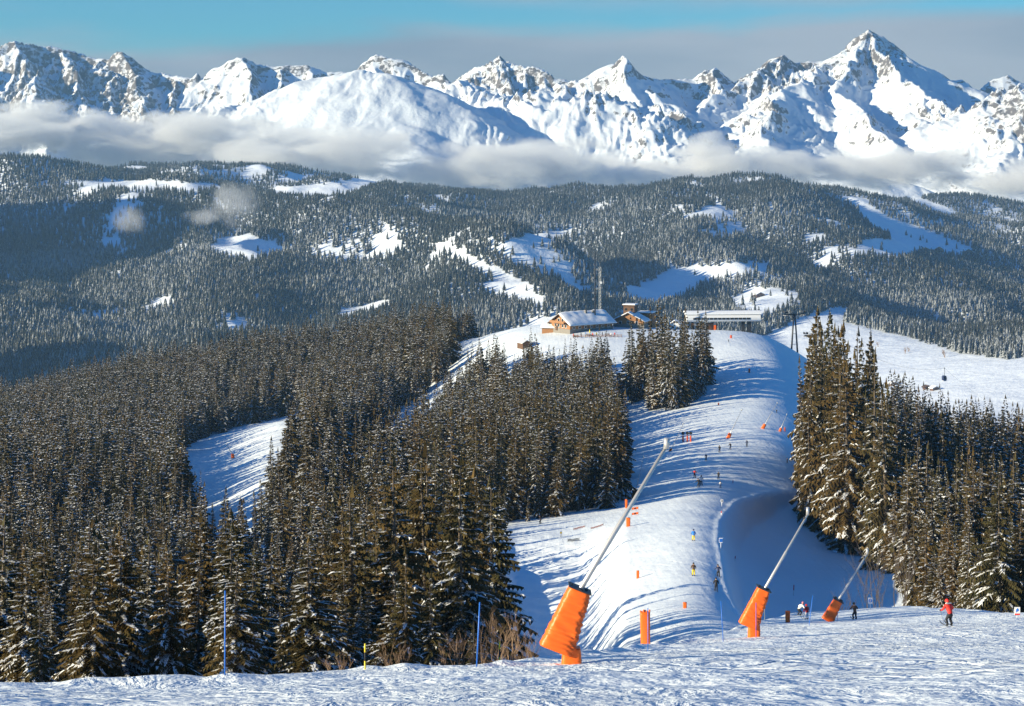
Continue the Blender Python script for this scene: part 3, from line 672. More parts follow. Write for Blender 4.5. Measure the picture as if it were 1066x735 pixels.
def lance(base, scale, spec, label, group='snow lances along the piste', detail=True):
    """spec in photo pixels relative to the foot (x right, z up) times scale in metres"""
    k = scale; r = thing('snow_lance', label, 'snow lance', base, 0, group); s = lambda p: (p[0]*k, p[1]*k)
    c = spec['cover']; padded('padding', s(c[0]), s(c[1]), c[2]*k, c[3]*k, c[4]*k, r, wr=c[2]*k*.11, seed=int(c[0][0]*3+len(label)), rings=46 if detail else 10, seg=44 if detail else 12)
    if 'foot' in spec:
        f = spec['foot']; padded('foot_padding', s(f[0]), s(f[1]), f[2]*k, f[3]*k, f[4]*k, r, wr=.05*f[2]*k, seed=5, rings=10, seg=24)
    p = spec['pole']; a, b = Vector((p[0][0]*k, 0, p[0][1]*k)), Vector((p[1][0]*k, 0, p[1][1]*k)); d = (b-a).normalized()
    MB().tube([a-d*8*k, a, a.lerp(b, .5), a.lerp(b, .503), b], [p[2]*k]*3+[p[2]*k*.82, p[3]*k], n=12).build('pole', 'alu', r)
    if detail:
        ad = Vector((c[1][0]-c[0][0], 0, c[1][1]-c[0][1])).normalized(); q = Vector((ad.z, 0, -ad.x)); top = Vector((c[1][0]*k, 0, c[1][1]*k)); rot = ad.to_track_quat('Z', 'Y').to_matrix()
        ang = math.atan2(ad.x, ad.z); rot = Matrix.Rotation(ang, 3, 'Y')
        MB().box(top+ad*.02, ((c[3]*2+2.2)*k, (c[4]+1)*k, 1.3*k), rot=rot).box(top+ad*1.2*k-q*c[3]*k*.8, (2*k, 2*k, 2.2*k), rot=rot).box(top+ad*1.6*k+q*c[3]*k*.6, (3*k, 2.5*k, 1.5*k), rot=rot).build('top_frame', 'dark', r, bevel=.01)
        MB().tube([Vector((p[1][0]*k-.8*k, 0, p[1][1]*k+.5*k))-d*3*k, Vector((p[1][0]*k-.6*k, 0, p[1][1]*k+1*k))-d*6*k], 1.1*k, n=8).build('valve', 'dark', r)
        # hoses from the foot
        MB().tube([(3*k, -.1, 1.2*k), (8*k, -.3, .3*k), (14*k, -.2, -.3*k)], .4*k, n=6).build('hose', 'dark', r)
    h = spec['head']; MB().tube([(h[0][0]*k, 0, h[0][1]*k), (h[1][0]*k, 0, h[1][1]*k)], h[2]*k, n=12).build('nozzle_head', 'alu', r)
    return r
b1 = ground_at(593, 691, 60, 84)
lance(b1, b1.y/F, dict(cover=((-14, 15), (10.5, 78), 18.5, 11.5, 22), foot=((2, -3), (2, 17), 11, 9, 16), pole=((12, 79), (100, 225), 2.7, 1.9), head=((100.5, 224), (101.5, 235), 3.0)), 'largest orange padded snow lance, on the crest beside the lone orange post')
b2 = ground_at(785, 663, 100, 200)
lance(b2, b2.y/F, dict(cover=((-6.5, 11.5), (10, 50), 10.5, 6.5, 12), foot=((0, -2), (0, 12), 6.5, 6, 9), pole=((11, 50), (55.5, 127), 1.45, 1.1), head=((55.6, 127), (56, 135), 1.6)), 'middle sized orange snow lance with a purple pole against its padding')
b3 = ground_at(862, 647, 130, 200)
lance(b3, b3.y/F, dict(cover=((-1, 1), (10.5, 22), 6.3, 4.5, 7), pole=((11, 23), (40.5, 70), 1.15, .9), head=((40.5, 70), (41, 76), 1.3)), 'smaller orange snow lance near the round blue sign on the crest')
SM = lambda tx, ty, cv, r=.35: dict(cover=((-.3, -.5), (tx*.16, cv), cv*.42, cv*.33, cv*.6), pole=((tx*.16, cv), (tx, ty), r, r*.7), head=((tx, ty), (tx+.3, ty+1.5), r*1.4))
for px, py, tx, ty, cv, lo, hi, lb in ((243, 477, -7, 14, 4.5, 500, 980, 'tiny orange snow lance alone on the open glade in the left forest'), (758, 456, 14, 29, 5, 500, 700, 'red based snow lance on the shaded slope, first of the upper row from the left'),
        (794, 446, 15, 26, 4.5, 520, 800, 'red based snow lance on the shaded slope, middle of the upper row'), (812, 449, 7, 17, 3.5, 520, 800, 'red based snow lance in the upper row closest to the right trees'),
        (660, 518, 10, 42, 7, 380, 520, 'orange snow lance at the left piste edge just under the dark tree edge'), (697, 470, 14, 28, 3, 500, 700, 'grey snow lance behind the tip of the largest lance')):
    g = ground_at(px, py, lo, hi); lance(g, g.y/F, SM(tx, ty, cv), lb, detail=False)

# ---- orange posts and markers
def padded_post(px, py, hpx, wpx, lo, hi, label, mat='orange', top=False, lean=0, group='orange padded posts'):
    g = ground_at(px, py, lo, hi); k = g.y/F; r = thing('padded_post', label, 'padded post', g, 0, group)
    padded('padding', (0, -2*k), (lean*k, hpx*k), wpx*k/2*.9, wpx*k/2, wpx*k*.8, r, mat, wr=.02*wpx*k, seed=3, rings=14, seg=20)
    MB().tube([(lean*k, 0, hpx*k*.9), (lean*k*1.1, 0, (hpx+max(.8, hpx*.05))*k)], max(.25, wpx*.10)*k, n=8).build('core_pole', 'steel', r)
    return r, g, k
r, g, k = padded_post(672, 675, 38, 10.5, 85, 118, 'tall orange padded post standing alone on the crest, a thin blue pole against it', lean=-.5)
for i, dx in enumerate((-4, -1.3, 1.5, 4)): MB().tube([((dx-.5)*k, -.05, 36*k), ((dx*1.2-.5)*k, -.07, (39.5+(i % 2))*k)], .9*k, n=6).build('top_flap', 'orange', r)
padded('side_fold', (2.6*k, -2*k), (1*k, 22*k), 3.6*k, .8*k, 6*k, r, 'orange', wr=.03, seed=9, rings=12, seg=16)
for a in ((820, 648, 12, 5, 125, 175, 'short rounded orange marker on the crest left of the skier in red and white'), (652, 529, 9, 2.6, 360, 520, 'slim orange post beside the left piste edge above the twin banners'),
          (654, 548, 9, 4.5, 320, 470, 'stout orange post standing below the twin banners'), (598, 526, 5.5, 2.2, 370, 520, 'small orange post before the tree edge above the bank'),
          (664, 602, 8, 3, 230, 330, 'small dark orange marker on the mogul bank left of the skiers'), (713, 633, 6, 4, 200, 260, 'small brown orange marker just behind the crest, between the large lances'),
          (780, 388, 4, 2, 700, 880, 'orange post on the sunny shoulder of the hilltop piste'), (761, 352, 3, 2.2, 820, 930, 'orange cone like marker near the cable station'),
          (748, 422, 2.5, 1.6, 600, 760, 'tiny orange marker right of the hilltop island of trees'), (711, 460, 6.5, 1.7, 520, 680, 'red post with dark disc, leftmost of the three'),
          (715.5, 460, 6.5, 1.7, 520, 680, 'red post with dark disc, middle one of the three'), (719, 460, 6.5, 1.7, 520, 680, 'red post with dark disc, rightmost of the three'), (817, 449, 4, 1.6, 520, 800, 'tiny red post beside the snow lance closest to the right trees')):
    r, g, k = padded_post(*a, mat='orange' if a[1] > 500 else 'orange_dark')
    if 'dark disc' in a[6]:
        MB().tube([(0, 0, 6*k), (0, 0, 8.5*k)], .25*k, n=6).disc((0, -.05, 9*k), 1.7*k, .08).build('disc', 'dark', r)

# ---- poles
def pole(px, py, hpx, lo, hi, wpx, label, mats, lean=0, name='marker_pole'):
    g = ground_at(px, py, lo, hi); k = g.y/F; n = len(mats); r = thing(name, label, 'pole', g)
    for i, m in enumerate(mats):
        a, b = -.15 if i == 0 else hpx*k*i/n, hpx*k*(i+1)/n
        MB().tube([(lean*k*i/n, 0, a), (lean*k*(i+1)/n, 0, b)], wpx*k/2, n=8).build('shaft' if n == 1 else 'band', m, r)
    return r
pole(234, 702, 87, 45, 60, 1.5, 'tall blue piste pole before the dark forest on the left', ['blue'], lean=.3)
pole(496, 694, 67, 60, 80, 1.5, 'leaning blue piste pole beside the bare brown bushes', ['blue'], lean=3.5)
pole(380, 697, 27, 60, 76, 1.7, 'short yellow pole with a dark band left of the bare bushes', ['yellow', 'black', 'yellow'])
pole(520, 692, 24, 70, 90, 1.7, 'short yellow and black pole among the bare bushes', ['yellow', 'black', 'yellow'])
pole(674.5, 678, 45, 80, 100, .9, 'thin blue pole leaning on the lone orange post', ['blue'])
pole(753, 668, 42, 90, 150, .8, 'thin pale blue pole left of the middle lance', ['blue'], lean=-2.5)
pole(787, 663.5, 36, 90, 150, .9, 'purple pole standing against the middle lance', ['purple'])
pole(842, 651, 31, 110, 200, .7, 'thin blue pole right of the skier in the red jacket and white trousers', ['blue'], lean=4)
pole(872, 646, 13, 120, 220, .6, 'short purple pole at the padding of the smaller lance', ['purple'])
pole(826, 620, 11, 225, 330, .9, 'short white and red pole in the shaded hollow', ['white', 'red'], lean=.5)
pole(765, 584, 5, 240, 400, 1.0, 'tiny pink tipped stake at the rim of the shaded hollow', ['white', 'pink'], lean=.5)
pole(751, 536, 4, 300, 420, .8, 'tiny red and white stake on the right piste rim, above the blue board', ['white', 'red'])
pole(763, 503, 3, 380, 500, .6, 'smallest red stake on the upper right piste rim', ['red'])

# ---- signs
def sign(px, py, post, w, h, lo, hi, label, fn):
    g = ground_at(px, py, lo, hi); k = g.y/F; r = thing('piste_sign', label, 'sign', g)
    MB().tube([(0, .05, -.2), (0, .05, (post+h*.7)*k)], max(.028, .35*k), n=8).build('post', 'white', r)
    MB().box((0, 0, (post+h/2)*k), (w*k, .03, h*k)).build('board', 'white', r, bevel=.006); fn(r, k, post+h/2, w, h); return r
def f_round(r, k, c, w, h):
    MB().disc((0, -.03, c*k), w*k*.40, .013).build('blue_disc', 'blue', r)
    MB().box((0, -.036, c*k-.3*k), (w*k*.12, .01, h*k*.32)).poly([(-w*k*.2, -.041, c*k), (w*k*.2, -.041, c*k), (0, -.041, (c+h*.25)*k)], (0, .009, 0)).build('arrow', 'white', r)
sign(906, 634, 5.5, 4.6, 6.6, 150, 240, 'white board with round blue disc and arrow, on the crest by the bare trees', f_round)
def f_red(r, k, c, w, h):
    MB().box((0, -.022, (c-h*.38)*k), (w*k*.9, .012, h*k*.18)).build('red_strip', 'red', r); MB().poly([(-w*k*.25, -.021, (c-h*.15)*k), (w*k*.28, -.021, (c+h*.1)*k), (w*k*.05, -.021, (c+h*.38)*k), (-w*k*.2, -.021, (c+h*.2)*k)], (0, -.01, 0)).build('blue_mark', 'blue', r)
sign(1059, 643, 2.5, 6, 8.5, 100, 165, 'white board with red strip and blue mark, right of the red skier', f_red)
def f_blue(r, k, c, w, h): MB().box((0, -.03, c*k), (w*k*.8, .02, h*k*.7)).build('blue_panel', 'blue', r)
sign(750.5, 571, 6, 4, 5, 270, 400, 'light blue board on a white post at the right rim of the groomed piste', f_blue)
def f_sm(r, k, c, w, h): MB().box((0, -.03, c*k), (w*k*.5, .02, h*k*.5)).build('grey_panel', 'steel', r)
sign(751.5, 527, 4, 2.8, 3, 340, 460, 'tiny white board on the right piste rim above the blue board', f_sm)
g = ground_at(796, 633, 200, 260); k = g.y/F; r = thing('piste_sign', 'dark square board on a pole behind the middle lance', 'sign', g); MB().tube([(0, .05, -.2), (0, .05, 31*k)], .4*k, n=8).build('post', 'steel', r); MB().box((0, 0, 32*k), (3.8*k, .05, 4*k)).build('board', 'dark', r, bevel=.01)
g = ground_at(584, 559, 300, 460); k = g.y/F; r = thing('piste_sign', 'small dark green and yellow marker standing in the shade of the bank', 'sign', g); MB().tube([(0, .05, -.1), (0, .05, 5*k)], .3*k, n=6).build('post', 'dark', r); MB().box((0, 0, 4.6*k), (2.2*k, .05, 2.2*k)).build('board', 'navy', r); MB().box((0, -.05, 4.4*k), (1.2*k, .03, 1*k)).build('yellow_patch', 'yellow', r)

# ---- nets and banners
def net(pts, hpx, lo, hi, label, mat='orange_dark', cells=True):
    gs = [ground_at(px, py, lo, hi) for px, py in pts]; k = gs[0].y/F; r = thing('safety_net', label, 'safety net', gs[0]); o0 = gs[0]
    for a in (gs[0], gs[-1]): MB().tube([a-o0-Vector((0, 0, .1)), a-o0+Vector((0, 0, (hpx+.6)*k))], .25*k, n=6).build('stake', 'steel', r)
    m = MB()
    for a, b in zip(gs[:-1], gs[1:]):
        L = (b-a); nn = 5
        for i in range(nn):
            p, q = a+L*(i/nn)-o0, a+L*((i+1)/nn)-o0; s0 = .12*math.sin(i*2.1)*hpx*k; s1 = .12*math.sin((i+1)*2.1)*hpx*k
            for j in range(4):
                z0 = hpx*k*(.15+.22*j); m.poly([p+Vector((0, 0, z0+s0)), q+Vector((0, 0, z0+s1)), q+Vector((0, 0, z0+s1+hpx*k*.15)), p+Vector((0, 0, z0+s0+hpx*k*.15))], (0, .02, 0))
    m.build('mesh_band', mat, r)
net([(622, 524), (630, 524.5), (641, 523)], 2.2, 370, 520, 'low sagging orange net at the foot of the track between the trees')
net([(614.5, 526), (618, 526)], 5.5, 370, 520, 'upright pinkish net panel beside the small orange post')
net([(597, 552), (604, 550), (609, 549)], 1.8, 300, 470, 'left piece of the low red net lying across the shaded bank')
net([(615, 551), (622, 549), (628, 547)], 1.8, 300, 470, 'right piece of the low red net lying across the shaded bank')
net([(591, 564), (603, 563)], 3, 270, 440, 'dark yellow marked net panel in the hollow of the shaded bank', 'dark')
for i, (py, lb) in enumerate(((531.5, 'upper one of the twin orange banners at the left piste edge'), (537, 'lower one of the twin orange banners at the left piste edge'))):
    g = ground_at(661, py, 340, 500); k = g.y/F; r = thing('banner', lb, 'banner', g, 0, 'twin orange banners')
    for s in (-3.3, 3.6): MB().tube([(s*k, 0, -.1), (s*k, 0, (3.2+.2*s)*k)], .22*k, n=6).build('stake', 'steel', r)
    MB().poly([(-3.4*k, 0, .7*k), (3.6*k, 0, 1.6*k), (3.6*k, 0, 4*k), (-3.4*k, 0, 2.8*k)], (0, .03, 0)).build('cloth', 'orange', r); MB().poly([(-1.2*k, -.03, 1.5*k), (1.2*k, -.03, 1.8*k), (1*k, -.03, 3*k), (-1*k, -.03, 2.7*k)], (0, .02, 0)).build('dark_mark', 'dark', r)
g = ground_at(608.5, 532.5, 360, 500); k = g.y/F; r = thing('piste_stake', 'thin white stake near the pinkish net panel', 'stake', g); MB().tube([(0, 0, -.1), (0, 0, 5*k)], .4*k, n=6).build('shaft', 'white', r)

# ---- bare bushes and bare trees
def bush(name, g, h, n, seed, label, cat, group, spread=.35, mat='twig', th=1.0):
    rg = random.Random(seed); m = MB()
    def grow(p, d, L, r, lv):
        q = p+d*L; m.tube([p, p.lerp(q, .5)+Vector((rg.uniform(-.05, .05), rg.uniform(-.05, .05), 0))*L, q], [r, r*.75, r*.45], n=3, cap=False)
        if lv <= 0: return
        for i in range(rg.randint(3, 4)):
            t = rg.uniform(.3, 1); dd = (d+Vector((rg.uniform(-1, 1), rg.uniform(-1, 1), rg.uniform(-.1, .7)))*.62).normalized(); grow(p.lerp(q, t), dd, L*rg.uniform(.4, .62), r*.5, lv-1)
    for i in range(n):
        a = rg.uniform(0, 6.28); d = Vector((math.cos(a)*spread, math.sin(a)*spread, 1)).normalized(); grow(Vector((math.cos(a)*h*.06, math.sin(a)*h*.06, -.2)), d, h*rg.uniform(.45, .7), h*.008*th, 3)
    o = m.build(name, mat); o.location = g; return tag(o, label, cat, group)
BL = ['bare brown bush in the row along the crest left of the largest snow lance']
for i, (px, hpx) in enumerate(((345, 20), (358, 26), (395, 24), (408, 34), (425, 30), (470, 44), (482, 52), (508, 60), (518, 50), (530, 62), (541, 58), (552, 44))):
    D = float(np.interp(px, [340, 400, 560], [68, 70, 92]))+(i % 3)*2; X = (px-CX)/F*D; bush('bare_bush', Vector((X, D, float(near_h(X, D)))), hpx*1.12*D/F, 5 if px > 460 else 6, 50+i, BL[0], 'bush', 'bare bushes on the crest')
M['darktwig'] = simple('dark_bare_branches', (.06, .05, .05), .9)
for i, (px, py, D, hpx) in enumerate(((880, 618, 262, 50), (895, 622, 258, 70), (908, 625, 255, 82), (921, 625, 252, 88), (932, 628, 245, 92), (943, 632, 240, 80), (915, 628, 240, 60))):
    X = (px-CX)/F*D; bush('bare_tree', Vector((X, D, float(near_h(X, D)))), hpx*D/F*1.1, 2, 80+i, 'dark leafless tree in the shade between the right stand and the crest', 'tree', 'leafless trees in the shade', .16, 'darktwig', .8)

# ---- people
def body_mesh(pose):
    J, E, Rd = pose; me = bpy.data.meshes.new('sk'); me.from_pydata(J, E, []); o = bpy.data.objects.new('sk', me); COL.objects.link(o)
    md = o.modifiers.new('skin', 'SKIN'); sd = o.modifiers.new('sub', 'SUBSURF'); sd.levels = sd.render_levels = 1
    for i, r in enumerate(Rd): me.skin_vertices[0].data[i].radius = (r, r*.85) if i < 5 else (r, r); me.skin_vertices[0].data[i].use_root = (i == 0)
    dg = bpy.context.evaluated_depsgraph_get(); dg.update(); out = bpy.data.meshes.new_from_object(o.evaluated_get(dg)); COL.objects.unlink(o); bpy.data.objects.remove(o)
    for p in out.polygons:
        c = p.center; z = c.z; p.use_smooth = True; p.material_index = 1 if z < .90 else 0
    return out
def pose(bend=.15, knee=.12, arms=(.25, .1), stance=.16, lean=0):
    # pelvis at the root; y forward
    hz = .93-knee*.5; ph = (lean*.5, -.05, hz); ch = (lean*.8, bend*.55, hz+.33); nk = (lean, bend*1.0, hz+.56); hd = (lean, bend*1.15+.02, hz+.66); tp = (lean, bend*1.2+.02, hz+.78)
    J = [ph, ch, nk, hd, tp]; Rd = [.175, .21, .085, .11, .09]; E = [(0, 1), (1, 2), (2, 3), (3, 4)]
    for s in (-1, 1):
        b = len(J); ax, ay = arms
        J += [(lean*.9+s*.19, bend*.85, hz+.49), (lean*.8+s*(.26+ax*.35), bend*.7+.02, hz+.25), (lean*.8+s*(.27+ax*.5), bend*.8+.18+ay, hz+.10+ay*.8), (lean*.8+s*(.27+ax*.5), bend*.8+.25+ay, hz+.07+ay*.9)]
        Rd += [.10, .078, .06, .065]; E += [(1, b), (b, b+1), (b+1, b+2), (b+2, b+3)]
        b = len(J); J += [(lean*.4+s*.10, -.04, hz-.08), (s*stance*.9+lean*.3, knee, hz*.52), (s*stance, -.06+knee*.3, .12), (s*stance, .13+knee*.3, .06)]
        Rd += [.13, .095, .075, .065]; E += [(0, b), (b, b+1), (b+1, b+2), (b+2, b+3)]
    return J, E, Rd, Vector(hd)
POSES = {}
for nm, kw in dict(glide=dict(bend=.28, knee=.22, arms=(.3, .05)), stand=dict(bend=.06, knee=.05, arms=(.1, -.05), stance=.13), carve=dict(bend=.42, knee=.34, arms=(.7, .1), stance=.2, lean=.22), board=dict(bend=.22, knee=.25, arms=(.9, 0), stance=.28)).items():
    J, E, Rd, hd = pose(**kw); POSES[nm] = (body_mesh((J, E, Rd)), hd)
def ski_mesh(name, L, wd, s):
    V = []; Fc = []; n = 9
    for i in range(n):
        t = i/(n-1); y = -L*.42+L*t; w_ = wd*(.8 if 0 < i < n-1 else .35); z = .012+(.13*max(0, t-.86)/.14); V += [(s-w_/2, y, z), (s+w_/2, y, z), (s+w_/2, y, z+.02), (s-w_/2, y, z+.02)]
    for i in range(n-1):
        a = i*4
        for k in range(4): Fc.append((a+k, a+(k+1) % 4, a+4+(k+1) % 4, a+4+k))
    Fc += [(3, 2, 1, 0), (n*4-4, n*4-3, n*4-2, n*4-1)]; return mesh_np(name, V, np.array(Fc), [M['dark']])
def person(px, py, hpx, lo, hi, top, legs, label, ps='glide', yaw=0, helmet='black', gear='ski', group=None, poles=False):
    g = ground_at(px, py, lo, hi); k = hpx*g.y/F/1.66; me, hd = POSES[ps]; r = thing('person', label, 'person', g, R(yaw), group); r.scale = (k, k, k)
    m = me.copy(); m.name = 'body'; m.materials.clear(); m.materials.append(M[top]); m.materials.append(M[legs]); m.materials.append(M['skin']); m.materials.append(M['black'])
    for p in m.polygons:
        c = p.center; zz = c.z; p.material_index = 1 if zz < .86 else 0
        if zz > hd.z-.10 and abs(c.x-hd.x) < .13: p.material_index = 2
        elif zz < .2: p.material_index = 3
        elif abs(c.x) > .30 and c.y > hd.y*.7+.12 and zz > .7: p.material_index = 3
    link(bpy.data.objects.new('body', m), r)
    # helmet shell and goggles
    bm = bmesh.new(); bmesh.ops.create_uvsphere(bm, u_segments=16, v_segments=10, radius=.135)
    bmesh.ops.delete(bm, geom=[v for v in bm.verts if v.co.z < -.055], context='VERTS'); hm = bpy.data.meshes.new('helmet'); bm.to_mesh(hm); bm.free(); hm.materials.append(M[helmet]); h = link(bpy.data.objects.new('helmet', hm), r); h.location = hd+Vector((0, 0, .065)); h.scale = (1, 1.12, 1.05)
    MB().box((hd.x, hd.y+.125, hd.z+.02), (.17, .05, .075)).build('goggles', 'glass', r, bevel=.02)
    if gear == 'ski':
        st = .16
        for s in (-st, st): link(bpy.data.objects.new('ski', ski_mesh('ski', 1.65, .085, s)), r)
    elif gear == 'board': o = link(bpy.data.objects.new('snowboard', ski_mesh('snowboard', 1.5, .27, 0)), r); o.rotation_euler = (0, 0, R(90)); o.location = (.12, .02, 0)
    return r, g, k
PG = 'skiers going down the piste'
r, g, k = person(989, 652, 27, 90, 160, 'red', 'black', 'skier in red jacket and black trousers gliding on the crest at the far right', 'glide', 20, 'red')
MB().box((-.0, .18, 1.43), (.42, .12, .035)).build('grey_shoulder_band', 'whitecloth', r, bevel=.01)
for s, lb in ((-1, 'thin ski pole in the left hand of the skier in red'), (1, 'thin ski pole in the right hand of the skier in red')):
    o = MB().tube([(s*.42, .45, .93), (s*.55, -.15, .12)], .012, n=6).tube([(s*.545, -.13, .16), (s*.546, -.135, .15)], .05, n=8).build('ski_pole', 'steel'); o.location = g; o.rotation_euler = (0, 0, R(20)); o.scale = (k, k, k); tag(o, lb, 'ski pole')
person(890, 645, 17, 150, 232, 'brown', 'black', 'skier in dark brown clothes on the crest beside the round blue sign', 'glide', 10, 'brown')
person(840, 645, 15, 130, 205, 'red', 'whitecloth', 'skier in red jacket and white trousers beside a thin blue pole', 'stand', 30, 'red')
person(831, 641, 15, 130, 205, 'whitecloth', 'black', 'crouching skier in white and pink top leaning into a turn', 'carve', -60, 'pink')
for a in ((745.5, 615.5, 13.5, 190, 300, 'black', 'black', 'skier all in black, lowest on the groomed piste', 'stand', 0), (748, 600.5, 12.5, 200, 310, 'navy', 'black', 'skier in dark navy above and right of the lowest black skier', 'glide', 10),
          (722, 599.5, 13, 200, 310, 'brown', 'yelcloth', 'skier in dark jacket and yellow trousers on the groomed piste', 'stand', 0), (722, 563, 11.5, 260, 360, 'bluecloth', 'yelcloth', 'skier in bright blue jacket and yellow trousers in the middle of the piste', 'stand', 0)):
    person(*a[:10], helmet='navy' if a[5] == 'bluecloth' else 'black', group=PG)
for a in ((727.5, 507.5, 9.5, 380, 520, 'black', 'black', 'dark skier just left of the one in a pale top', 'glide', 20), (730, 505.5, 10, 380, 520, 'whitecloth', 'black', 'skier in pale top and dark trousers, one of a close pair', 'stand', -10), (750, 508, 6.6, 380, 520, 'whitecloth', 'navy', 'small skier in white top at the right of the pair', 'stand', 0),
          (748, 499, 7.5, 400, 540, 'black', 'black', 'dark skier above the small one in white', 'stand', 0), (723, 497.5, 8.5, 400, 540, 'red', 'black', 'skier in dark red jacket at the upper left of the pair', 'glide', -20), (735, 479.5, 6.6, 460, 620, 'navy', 'black', 'small dark skier, lowest of the upper four', 'stand', 10),
          (749, 471, 7, 480, 640, 'black', 'black', 'small dark skier, second of the upper four', 'stand', 0), (760.5, 468, 7, 480, 640, 'black', 'navy', 'small dark skier, third of the upper four', 'glide', 20), (777.5, 465, 6.5, 500, 650, 'navy', 'black', 'small dark skier, right end of the upper four', 'stand', 0),
          (808.5, 430, 3.5, 560, 820, 'black', 'black', 'tiny dark figure high on the shaded slope between two lances', 'stand', 0), (758.5, 356, 2.6, 800, 920, 'black', 'black', 'tiny dark figure on the hilltop beside the orange cone marker', 'stand', 0), (819.5, 482, 5, 430, 640, 'navy', 'black', 'small dark skier half hidden at the edge of the right trees', 'stand', 0),
          (629.5, 515, 6.8, 400, 520, 'black', 'black', 'left figure of the two walking up the narrow track', 'stand', 180), (633.5, 515, 6.8, 400, 520, 'bluecloth', 'navy', 'blue clad figure of the two walking up the narrow track', 'stand', 180), (1005, 455, 5, 300, 301, 'black', 'black', '', 'stand', 0)):
    if a[7]: person(*a[:10], group=PG if a[1] > 440 else None)
person(563, 545, 8.5, 320, 460, 'brown', 'black', 'snowboarder with arms out on the sunny rim of the left bank', 'board', 70, 'brown', gear='board')

# ---- buildings on the hilltop
def win(m, x, y, z, w, h, axis='y'):
    m.box((x, y, z), (w, .1, h) if axis == 'y' else (.1, w, h), 'glass')
def gable_house(name, loc, rz, W, L, eave, rise, label, cat, wall='wood', snow=.45, over=1.1, stone=0, windows=((-2.6, 1.6), (0, 1.6), (2.6, 1.6), (0, 4.2)), chim=(), mid_over=1.4):
    """gable end at local y = -L/2 (width W), ridge along y"""
    r = thing(name, label, cat, loc, rz); z0 = -1.5
    MB().poly([(-W/2, -L/2, z0), (W/2, -L/2, z0), (W/2, -L/2, eave), (0, -L/2, eave+rise), (-W/2, -L/2, eave)], (0, L, 0)).build('wall', wall, r)
    if stone: MB().box((0, 0, (stone+z0)/2), (W+.25, L+.25, stone-z0)).build('plinth', 'stone', r)
    sl = rise/(W/2); o_ = over; 
    for s in (-1, 1):
        e = [(0, eave+rise+.02), (s*(W/2+o_), eave-o_*sl+.02)]
        pr = [(e[0][0], -L/2-mid_over, e[0][1]), (e[1][0], -L/2-mid_over, e[1][1]), (e[1][0], -L/2-mid_over, e[1][1]+.28), (e[0][0], -L/2-mid_over, e[0][1]+.28)]
        MB().poly(pr, (0, L+2*mid_over, 0)).build('roof', 'darkwood', r)
    # snow blanket with a rounded, uneven top
    nx, ny = 26, 26; V = []; Fc = []
    for j in range(ny+1):
        for i in range(nx+1):
            u = -1+2*i/nx; v = -1+2*j/ny; X_ = u*(W/2+o_+.12); Y_ = v*(L/2+mid_over+.12); edge = (1-abs(u)**10)*(1-abs(v)**12)
            zr = eave+rise+.31-abs(X_)*sl; V.append((X_, Y_, zr+snow*edge*(.75+.35*float(pnoise(X_/3, Y_/3, 2)))+.12*math.exp(-X_*X_)))
    for j in range(ny):
        for i in range(nx): a = j*(nx+1)+i; Fc.append((a, a+1, a+nx+2, a+nx+1))
    o = link(bpy.data.objects.new('roof_snow', mesh_np('roof_snow', V, np.array(Fc), [M['roofsnow']], smooth=True)), r); sd = o.modifiers.new('thick', 'SOLIDIFY'); sd.thickness = .06; sd.offset = -1
    for x_, z_ in windows:
        f = MB().box((x_, -L/2-.05, z_), (1.5, .12, 1.5)).build('window', 'white', r); MB().box((x_, -L/2-.12, z_), (1.2, .06, 1.2)).build('pane', 'glass', f)
    for y_ in np.arange(-L/2+2.2, L/2-1, 3.4):
        f = MB().box((W/2+.05, float(y_), 1.7), (.12, 1.5, 1.4)).build('window', 'white', r); MB().box((W/2+.12, float(y_), 1.7), (.06, 1.2, 1.1)).build('pane', 'glass', f)
    for x_, y_ in chim:
        cz = eave+rise-abs(x_)*sl; MB().box((x_, y_, cz+.9), (.9, .9, 2.2)).box((x_, y_, cz+2.1), (1.15, 1.15, .2)).build('chimney', 'stone', r)
    return r
def hilltop(px, D, dz=0): X = (px-CX)/F*D; return Vector((X, D, float(near_h(X, D))+dz))
HB = 905
g = hilltop(606, HB, .2); r = gable_house('chalet', g, R(-55), 14.5, 25, 3.6, 4.0, 'large timber chalet with a thick snow covered roof, on the hilltop by its terrace', 'chalet', stone=1.0, snow=.9, over=1.8, windows=((-4, 2.2), (-1.6, 2.2), (1.6, 2.2), (4, 2.2), (-1.5, 4.9), (1.5, 4.9)), chim=((1.5, 1), (2, 5)))
MB().box((0, -13.75, 3.6), (11, 2.3, .25)).box((0, -14.9, 4.2), (11, .12, .9)).build('balcony', 'wood', r)
MB().box((-3, -12.75, 1.0), (1.4, .3, 2.2)).build('door', 'darkwood', r)
g2 = hilltop(657, 918, 1.2); r = gable_house('chalet', g2, R(-20), 15, 9, 2.2, 3.6, 'low chalet with a snowy gable roof and a square timber tower on top', 'chalet', stone=.6, snow=.5, windows=((-4, 1.2), (0, 1.4), (4, 1.2)), mid_over=1.0)
t = MB().box((-.8, 1.5, 6.6), (5.4, 5.2, 5.0)).build('tower', 'darkwood', r); MB().box((-.8, 1.5, 9.25), (6.6, 6.4, .3)).build('tower_roof', 'darkwood', r); MB().box((-.8, 1.5, 9.65), (6.5, 6.3, .5), taper=.93).build('tower_roof_snow', 'roofsnow', r, bevel=.15)
MB().box((-2.2, -1.16, 7.3), (1.0, .1, 1.0)).box((.6, -1.16, 7.3), (1.0, .1, 1.0)).build('tower_window', 'glass', t)
g = hilltop(673, 926, .6); r = thing('timber_annex', 'bright orange timber annex with snow on its flat roof, right of the towered chalet', 'annex', g, R(-20))
